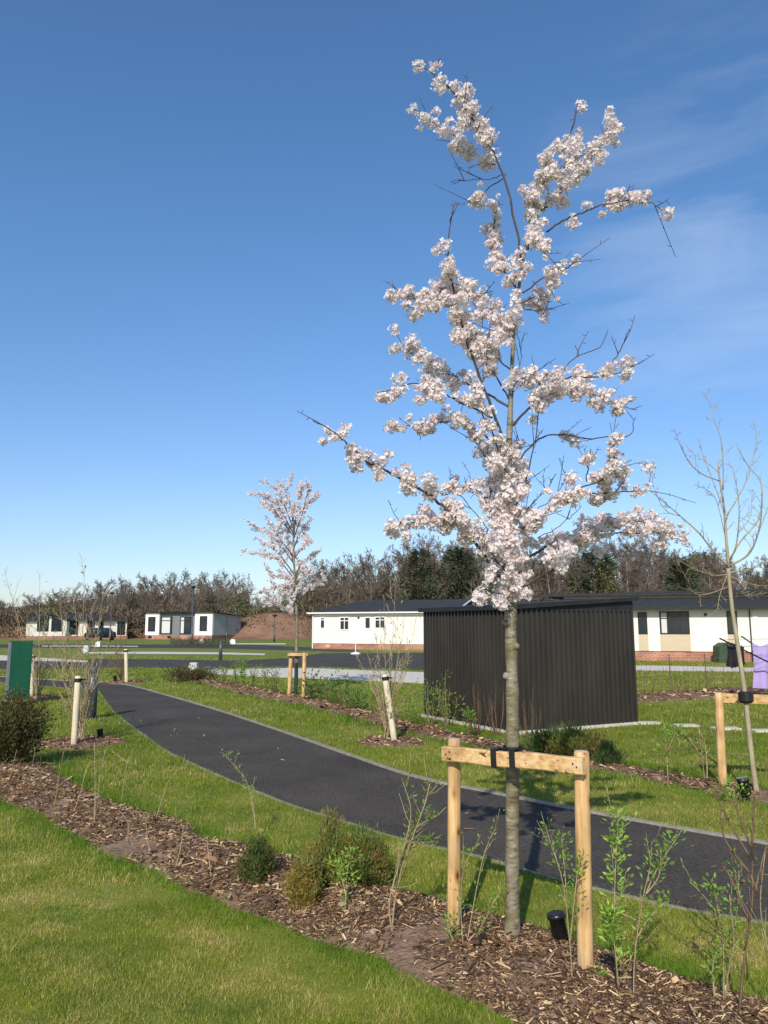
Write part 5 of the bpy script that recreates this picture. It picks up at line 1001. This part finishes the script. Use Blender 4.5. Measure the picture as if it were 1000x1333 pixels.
def fence(px0, px1, vt, label):
    a = G(*px0); b = G(*px1); h_ = float(V(px0[0], vt, a[1])[2]); o = thing('wooden_fence', label, 'fence', a, math.atan2(b[1] - a[1], b[0] - a[0])); L = math.hypot(*(b - a)[:2]); rs = np.random.RandomState(int(L)); n = int(L / .16); mb = MB()
    for i in range(n): hh_ = h_ * rs.uniform(.96, 1.02); mb.box(i * .16, i * .16 + .142, -.02 - (i % 2) * .015, .0 - (i % 2) * .015, .03, hh_)
    mb.build('boards', M['fence'], o, local=True); mb = MB(); [mb.box(0, L, .004, .06, z, z + .09) for z in (.35, h_ * .8)]; mb.build('rail', M['fence'], o, local=True)
    for i in range(int(L / 2.4) + 1): mb = MB(); mb.box(i * 2.4 - .05, i * 2.4 + .05, .062, .16, -.1, h_ + .05); mb.build('fence_post', M['fence'], o, local=True)
fence((-60, 831), (44, 831), 816, 'wooden board fence left of the gabled bungalow'); fence((163, 831), (189, 831), 818.5, 'short wooden board fence between the two far bungalows')
# thin wire fence on the lawn right of the shed
wf = thing('wire_fence', 'thin sagging wire mesh fence on posts across the lawn right of the steel shed', 'fence', G(825, 898)); a = G(826, 906); b = G(1010, 900); L = np.linalg.norm(b - a); mb = MB(); rs = np.random.RandomState(3)
for z in (.15, .5, .85): mb.tube([a + (b - a) * t_ + [0, 0, z + rs.uniform(-.02, .02)] for t_ in np.linspace(0, 1, 14)], .0035, 3)
for i in range(36): p = a + (b - a) * i / 35; mb.tube([p + [0, 0, .02], p + [rs.uniform(-.02, .02), 0, .87]], .003, 3)
mb.build('mesh', M['stemdark'], wf)
for i in range(5): p = a + (b - a) * i / 4; mb = MB(); mb.tube([p - [0, 0, .1], p + [rs.uniform(-.02, .02), 0, .95]], .012, 6); mb.build('fence_post', M['stemdark'], wf)
# hedge row whips by the far lawn
k = 0
for i in range(12):
    u = 838 + i * 11.5 + rs.uniform(-3, 3); v = 906 - (u - 830) * .04; plant('hedge_whip', None, 'young plant', (u, v), [[(u, v), (u + rs.uniform(-4, 4), v - 18), (u + rs.uniform(-6, 6), v - rs.uniform(22, 36))] for _ in range(2)], 3, .05, GREEN, 'bare whips along the wire fence', .007, .3, .1, 3, 'stemdark', 300 + i)['label'] = 'bare thin whip in the bark strip along the wire fence right of the steel shed'
# ------------------------------------------------------------------ earth bank and woodland
SKY = [(-250, 782), (-60, 780), (0, 776), (60, 771), (109, 763), (158, 752), (211, 750), (250, 747), (284, 744), (318, 749), (326, 772), (345, 776), (380, 758), (405, 732), (420, 728), (450, 727), (480, 719), (500, 735), (508, 752), (517, 716), (530, 708), (574, 706), (586, 712), (620, 710), (650, 716), (700, 712), (760, 706), (800, 708), (850, 704), (890, 722), (920, 708), (940, 724), (980, 734), (1040, 728), (1250, 730)]
skyv = lambda u: np.interp(u, [p[0] for p in SKY], [p[1] for p in SKY])
def bankh(x, y):
    k = np.clip((y - 103) / 7, 0, 1); k = k * k * (3 - 2 * k); hx = .25 + 3.4 * np.exp(-((x + 15) / 9.) ** 2); return k * (hx + .5 * (fbm(x, y, .25, 5) - .5)) + .012 * np.maximum(y - 110, 0)
xs = np.arange(-110, 130, 1.0); ys = np.concatenate([np.arange(102, 112, .5), np.arange(112, 190, 4)]); X, Y = np.meshgrid(xs, ys); Z = bankh(X, Y) + np.where(Y < 103.1, -.05, 0)
nx = len(xs); i, j = np.meshgrid(np.arange(len(ys) - 1), np.arange(nx - 1), indexing='ij'); a = (i * nx + j).ravel(); mb = MB(); mb.add(np.stack([X.ravel(), Y.ravel(), Z.ravel()], 1), [np.stack([a, a + 1, a + nx + 1, a + nx], 1)]); struct('hills', mb, M['earth'], True)
MINR = .02
def wood_proto(kind, seed):
    global MINR
    rs = np.random.RandomState(seed); H_ = 10.; tr = MB(); cr = MB()
    P = [np.zeros(3) - [0, 0, .3]]; d = np.array([0, 0, 1.])
    for i in range(7): d = d + rs.randn(3) * [.07, .07, 0]; d /= np.linalg.norm(d); P.append(P[-1] + d * H_ / 7.5)
    P = np.array(P); tr.tube(P, np.linspace(.15, .012, 8), 7)
    if kind == 'birch':
        MINR = .013; grow(cr, rs, P, .09, [(22, .32, .6, .22), (9, .45, .6, .15), (8, .5, .65, .15), (4, .55, .6, .2)], 0, .25)
    elif kind == 'bare':
        MINR = .014; grow(cr, rs, P, .13, [(19, .44, .85, .14), (9, .46, .7, .15), (8, .5, .7, .15), (4, .55, .7, .2)], 0, .22)
    elif kind == 'pine':
        grow(cr, rs, P, .06, [(22, .3, 1.2, .25)], 0, .05); n = 4200; t = rs.uniform(.22, 1, n); c = np.stack([np.interp(t, np.linspace(0, 1, 8), P[:, q_]) for q_ in range(3)], 1)
        a_ = rs.rand(n) * 6.283; lob = .25 + 1.0 * vnoise(a_ * 1.6, t * 9, 1, seed); r_ = 2.6 * np.sin(np.clip(t * 2.3 + .55, 0, 3)) ** .8 * rs.rand(n) ** .4 * lob; c = c + np.stack([np.cos(a_) * r_, np.sin(a_) * r_, rs.randn(n) * .22], 1); dd = np.stack([np.cos(a_), np.sin(a_), rs.uniform(-.3, .6, n)], 1)
        cr.leaves(c, dd, .45 * rs.uniform(.6, 1.2, n), .17, np.array([.06, .085, .042]) * rs.uniform(.6, 1.5, (n, 1)), rs)
    elif kind == 'ivy':
        MINR = .012; grow(cr, rs, P, .11, [(13, .4, .7, .2), (6, .45, .7, .2), (4, .5, .7, .2)], 0, .25); n = 2000; t = rs.uniform(.08, .95, n); c = np.stack([np.interp(t, np.linspace(0, 1, 8), P[:, q_]) for q_ in range(3)], 1)
        a_ = rs.rand(n) * 6.283; lob = .3 + .9 * vnoise(a_ * 1.3, t * 6, 1, seed + 3); r_ = 2.3 * np.sin(np.clip(t, 0, 1) * 2.6 + .3) * lob * rs.rand(n) ** .5; c = c + np.stack([np.cos(a_) * r_, np.sin(a_) * r_, rs.randn(n) * .3], 1)
        cr.leaves(c, rs.randn(n, 3), .3 * rs.uniform(.6, 1.2, n), .17, np.array([.13, .13, .06]) * rs.uniform(.6, 1.5, (n, 1)), rs)
    if kind in ('pine', 'ivy'):
        for q_ in cr.c:
            if np.allclose(q_, 1): q_[:] = (.10, .075, .055)
    return tr, cr
protos = {}
for kind, m1, m2 in (('birch', 'birch', 'woodtwig'), ('bare', 'greytwig', 'woodtwig'), ('grey', 'greytwig', 'greytwig'), ('pine', 'woodtwig', 'scrub'), ('ivy', 'greytwig', 'scrub')):
    protos[kind] = []
    for v_ in range(3 if kind in ('birch', 'bare') else 2):
        tr, cr = wood_proto('bare' if kind == 'grey' else kind, 100 + v_ * 7 + len(kind) * 13); protos[kind].append((tr, cr, M[m1], M[m2]))
SECT = [(-400, 44, 'behind the long wooden fence'), (44, 100, 'behind the glazed gable'), (100, 186, 'behind the dark parked car'), (186, 250, 'behind the left white bay'), (250, 326, 'behind the right white bay'), (326, 405, 'above the red earth bank'), (405, 470, 'behind the white bungalow\'s left half'), (470, 545, 'behind the white bungalow\'s right half'), (545, 612, 'beyond the steel shed\'s left end'), (612, 690, 'behind the blossoming cherry trunk'), (690, 770, 'beyond the steel shed\'s right half'), (770, 840, 'above the shed\'s right corner'), (840, 910, 'above the beige bungalow\'s wide window'), (910, 960, 'just left of the leaning tree'), (960, 1400, 'right of the leaning tree')]
KN = dict(birch=('birch_tree', 'pale trunked birch'), bare=('bare_tree', 'bare brown tree'), grey=('bare_tree', 'bare grey tree'), pine=('pine_tree', 'dark evergreen tree'), ivy=('ivy_clad_tree', 'ivy clad tree'))
ORD = ['first', 'second', 'third', 'fourth', 'fifth', 'sixth', 'seventh', 'eighth', 'ninth', 'tenth', 'eleventh', 'twelfth']
rs = np.random.RandomState(99); lst = []
for row, (Yr, step, dv) in enumerate([(112, 13, 3), (124, 16, 0), (136, 24, 1)]):
    u = -70. + row * 5
    while u < 1080:
        Yt = Yr + rs.uniform(-3, 3); x = (u - 500) / 1000 * Yt * 1.0; low = 326 < u < 398
        top = skyv(u) + abs(rs.randn()) * 5 + dv + (rs.rand() < .25) * 10; kd = rs.choice(['birch', 'bare', 'grey', 'ivy', 'pine'], p=[.31, .36, .16, .15, .02])
        if abs(u - 592) < 14 and row == 0: kd = 'pine'
        if 20 < u < 38 and row == 0: kd = 'pine'; top += 14
        if u > 700 and rs.rand() < .14: kd = 'ivy'; top += 8
        if low: kd = 'grey' if rs.rand() < .5 else 'bare'
        lst.append([u, Yt, top, kd]); u += step * rs.uniform(.6, 1.4)
lst.append([592, 110, 708, 'pine']); lst.append([600, 113, 714, 'pine'])
lst.sort(key=lambda q_: q_[0]); cnt = {}
for u, Yt, top, kd in lst:
    x = V(u, 800, Yt)[0]; zb_ = float(bankh(np.array([x]), np.array([Yt]))[0]); H_ = float(V(u, top, Yt)[2]) - zb_; sc = max(.3, H_ / 9.5); sec = next(s_ for s_ in SECT if s_[0] <= u < s_[1])[2] if u >= -400 else SECT[0][2]
    nm, ds = KN[kd]; c_ = cnt.get((kd, sec), 0); cnt[(kd, sec)] = c_ + 1
    t = thing(nm, '%s %s from the left, %s' % (ORD[min(c_, 11)], ds, sec), 'tree', (x, Yt, zb_), rs.uniform(0, 6.28), 'trees of the wood beyond the bungalows'); t.scale = (sc * rs.uniform(.85, 1.1),) * 2 + (sc,)
    pr_ = protos[kd][rs.randint(len(protos[kd]))]
    if not hasattr(pr_[0], 'me'):
        pr_[0].me = pr_[0].build('trunk', pr_[2], t, True, local=True).data; pr_[1].me = pr_[1].build('crown', pr_[3], t, False, local=True).data
    else:
        for nm_, q_ in (('trunk', pr_[0]), ('crown', pr_[1])): o = bpy.data.objects.new(nm_, q_.me); C.objects.link(o); o.parent = t
# undergrowth: scrub and far thicket that reads as one mass
def thicket():
    mb = MB(); rs = np.random.RandomState(8); n = 230000; y = rs.uniform(104, 160, n); u = rs.uniform(-200, 1200, n); x = (u - 500) / 1000 * y
    st_ = rs.uniform(.0, 1, n); hmax = 2.2 + 3.4 * fbm(x, y, .22, 50) + np.clip((y - 116) / 20, 0, 1) * (2.0 + 2. * fbm(x, y, .13, 51)); slope_open = np.exp(-((x + 15.5) / 7.) ** 2) * (y < 111.5); keep = rs.rand(n) > slope_open * .90
    lim = bankh(x, y) * 0 + (822 - skyv(u)) / 1000 * y * .72; hmax = np.minimum(hmax, np.maximum(lim - bankh(x, y), .8))
    x, y, st_, hmax, u = [q_[keep] for q_ in (x, y, st_, hmax, u)]; n = len(x); z = bankh(x, y) + hmax * st_ ** .8
    tone = fbm(x, y, .16, 60); c1 = np.array([.12, .095, .06]); c2 = np.array([.105, .125, .045]); c3 = np.array([.14, .10, .075]); g_ = np.clip((tone - .45) * 5 + (u > 600) * .35, 0, 1)[:, None]; col = (c1 * (1 - g_) + c2 * g_) * rs.uniform(.55, 1.45, (n, 1)); col = np.where(rs.rand(n, 1) < .25, c3 * rs.uniform(.6, 1.3, (n, 1)), col)
    d = rs.randn(n, 3) * [.6, .6, 1]; d[:, 2] = np.abs(d[:, 2]); mb.leaves(np.stack([x, y, z], 1), d, rs.uniform(.25, .8, n), rs.uniform(.06, .22, n), col, rs); return mb
struct('woodland_thicket', thicket(), M['scrub'], kind='stuff')
# farther hazy wood mass closing the view
mb = MB(); n = 60000; y = rs.uniform(150, 200, n); u = rs.uniform(-250, 1250, n); x = (u - 500) / 1000 * y; ht = (816 - skyv(u) ) / 1000 * y * .80; z = 1.6 + ht * rs.rand(n) ** 1.1; mb.leaves(np.stack([x, y, z * rs.uniform(.3, 1, n)], 1), rs.randn(n, 3) * [.5, .5, 1], rs.uniform(.5, 1.4, n), rs.uniform(.06, .25, n), np.array([.12, .095, .075]) * rs.uniform(.7, 1.3, (n, 1)), rs); struct('far_wood', mb, M['scrub'], kind='stuff')
# low scrub in front of far plots
mb = MB(); n = 2600; u = rs.uniform(222, 300, n); v = rs.uniform(838, 842, n); P = np.array([G(a, b) for a, b in zip(u, v)]); P[:, 2] = rs.rand(n) * .55; mb.leaves(P, rs.randn(n, 3) * [.3, .3, 1], rs.uniform(.1, .4, n), .03, np.array([.07, .065, .045]) * rs.uniform(.5, 1.5, (n, 1)), rs); struct('low_scrub', mb, M['scrub'], kind='stuff')
# ------------------------------------------------------------------ sky, sun, camera
sd = pr * 0; el = math.radians(34); az = np.array([-.235, -.972]); az = az / np.linalg.norm(az)
to_sun = Vector((az[0] * math.cos(el), az[1] * math.cos(el), math.sin(el)))
sl_ = bpy.data.lights.new('sun', 'SUN'); sl_.energy = 4.7; sl_.angle = math.radians(.53); sl_.color = (1, .93, .82); so = bpy.data.objects.new('sun', sl_); C.objects.link(so); so.rotation_euler = to_sun.to_track_quat('Z', 'Y').to_euler(); so.location = (0, -5, 20)
w = bpy.data.worlds.new('World'); S.world = w; w.use_nodes = True; nt = w.node_tree; nt.nodes.clear()
ow = nt.nodes.new('ShaderNodeOutputWorld'); bg = nt.nodes.new('ShaderNodeBackground'); sk = nt.nodes.new('ShaderNodeTexSky'); sk.sky_type = 'NISHITA'; sk.sun_disc = False; sk.sun_elevation = el; sk.sun_rotation = math.atan2(az[0], az[1]); sk.air_density = 1.0; sk.dust_density = .6; sk.ozone_density = 4.0; sk.altitude = 50
tc = nt.nodes.new('ShaderNodeTexCoord'); mp = nt.nodes.new('ShaderNodeMapping'); mp.inputs['Scale'].default_value = (1.2, 1.2, 4.6); mp.inputs['Rotation'].default_value = (0, math.radians(16), 0); nt.links.new(tc.outputs['Generated'], mp.inputs[0])
no = N(nt, 'ShaderNodeTexNoise', i_Scale=2.6, i_Detail=7, i_Roughness=.55, i_Distortion=.5); nt.links.new(mp.outputs[0], no.inputs['Vector'])
cf = ramp(nt, no.outputs['Fac'], [(.46, 0), (.78, 1)])
# cirrus only in the part of the sky up to the right
def cone(u, v, r0, r1):
    dr = ray(u, v); dr = dr / np.linalg.norm(dr); dt = nt.nodes.new('ShaderNodeVectorMath'); dt.operation = 'DOT_PRODUCT'; nt.links.new(tc.outputs['Generated'], dt.inputs[0]); dt.inputs[1].default_value = tuple(dr); return ramp(nt, dt.outputs['Value'], [(math.cos(r0), 0), (math.cos(r1), 1)])
def mul(a, b): m_ = N(nt, 'ShaderNodeMath', operation='MULTIPLY'); nt.links.new(a, m_.inputs[0]); (nt.links.new(b, m_.inputs[1]) if hasattr(b, 'is_output') else setattr(m_.inputs[1], 'default_value', b)); return m_.outputs[0]
k1 = mul(mul(cone(965, 300, .26, .03), cf), .3)
hs = N(nt, 'ShaderNodeHueSaturation'); hs.inputs['Saturation'].default_value = 1.12; sz = N(nt, 'ShaderNodeSeparateXYZ'); nt.links.new(tc.outputs['Generated'], sz.inputs[0]); nt.links.new(mixc(nt, 1.0, sk.outputs[0], ramp(nt, sz.outputs[2], [(0, (.80, .78, .86)), (.14, (.96, .89, .91)), (.45, (1.03, 1.04, 1.04))]), 'MULTIPLY'), hs.inputs['Color']); c = mixc(nt, k1, hs.outputs[0], (5.2, 5.8, 6.8)); nt.links.new(c, bg.inputs[0]); bg.inputs[1].default_value = .168; nt.links.new(bg.outputs[0], ow.inputs[0])
cam = bpy.data.cameras.new('camera'); cam.sensor_fit = 'VERTICAL'; cam.sensor_height = 36; cam.lens = 1000 / 1333 * 36; cam.clip_end = 3000; cam.clip_start = .05
co = bpy.data.objects.new('camera', cam); C.objects.link(co); co.location = (0, 0, EYE); co.rotation_euler = (math.radians(90) + PITCH, 0, 0); S.camera = co
S.view_settings.view_transform = 'Standard'; S.view_settings.look = 'None'; S.view_settings.gamma = 1; S.view_settings.exposure = 0
S.render.resolution_x = 768; S.render.resolution_y = 1024
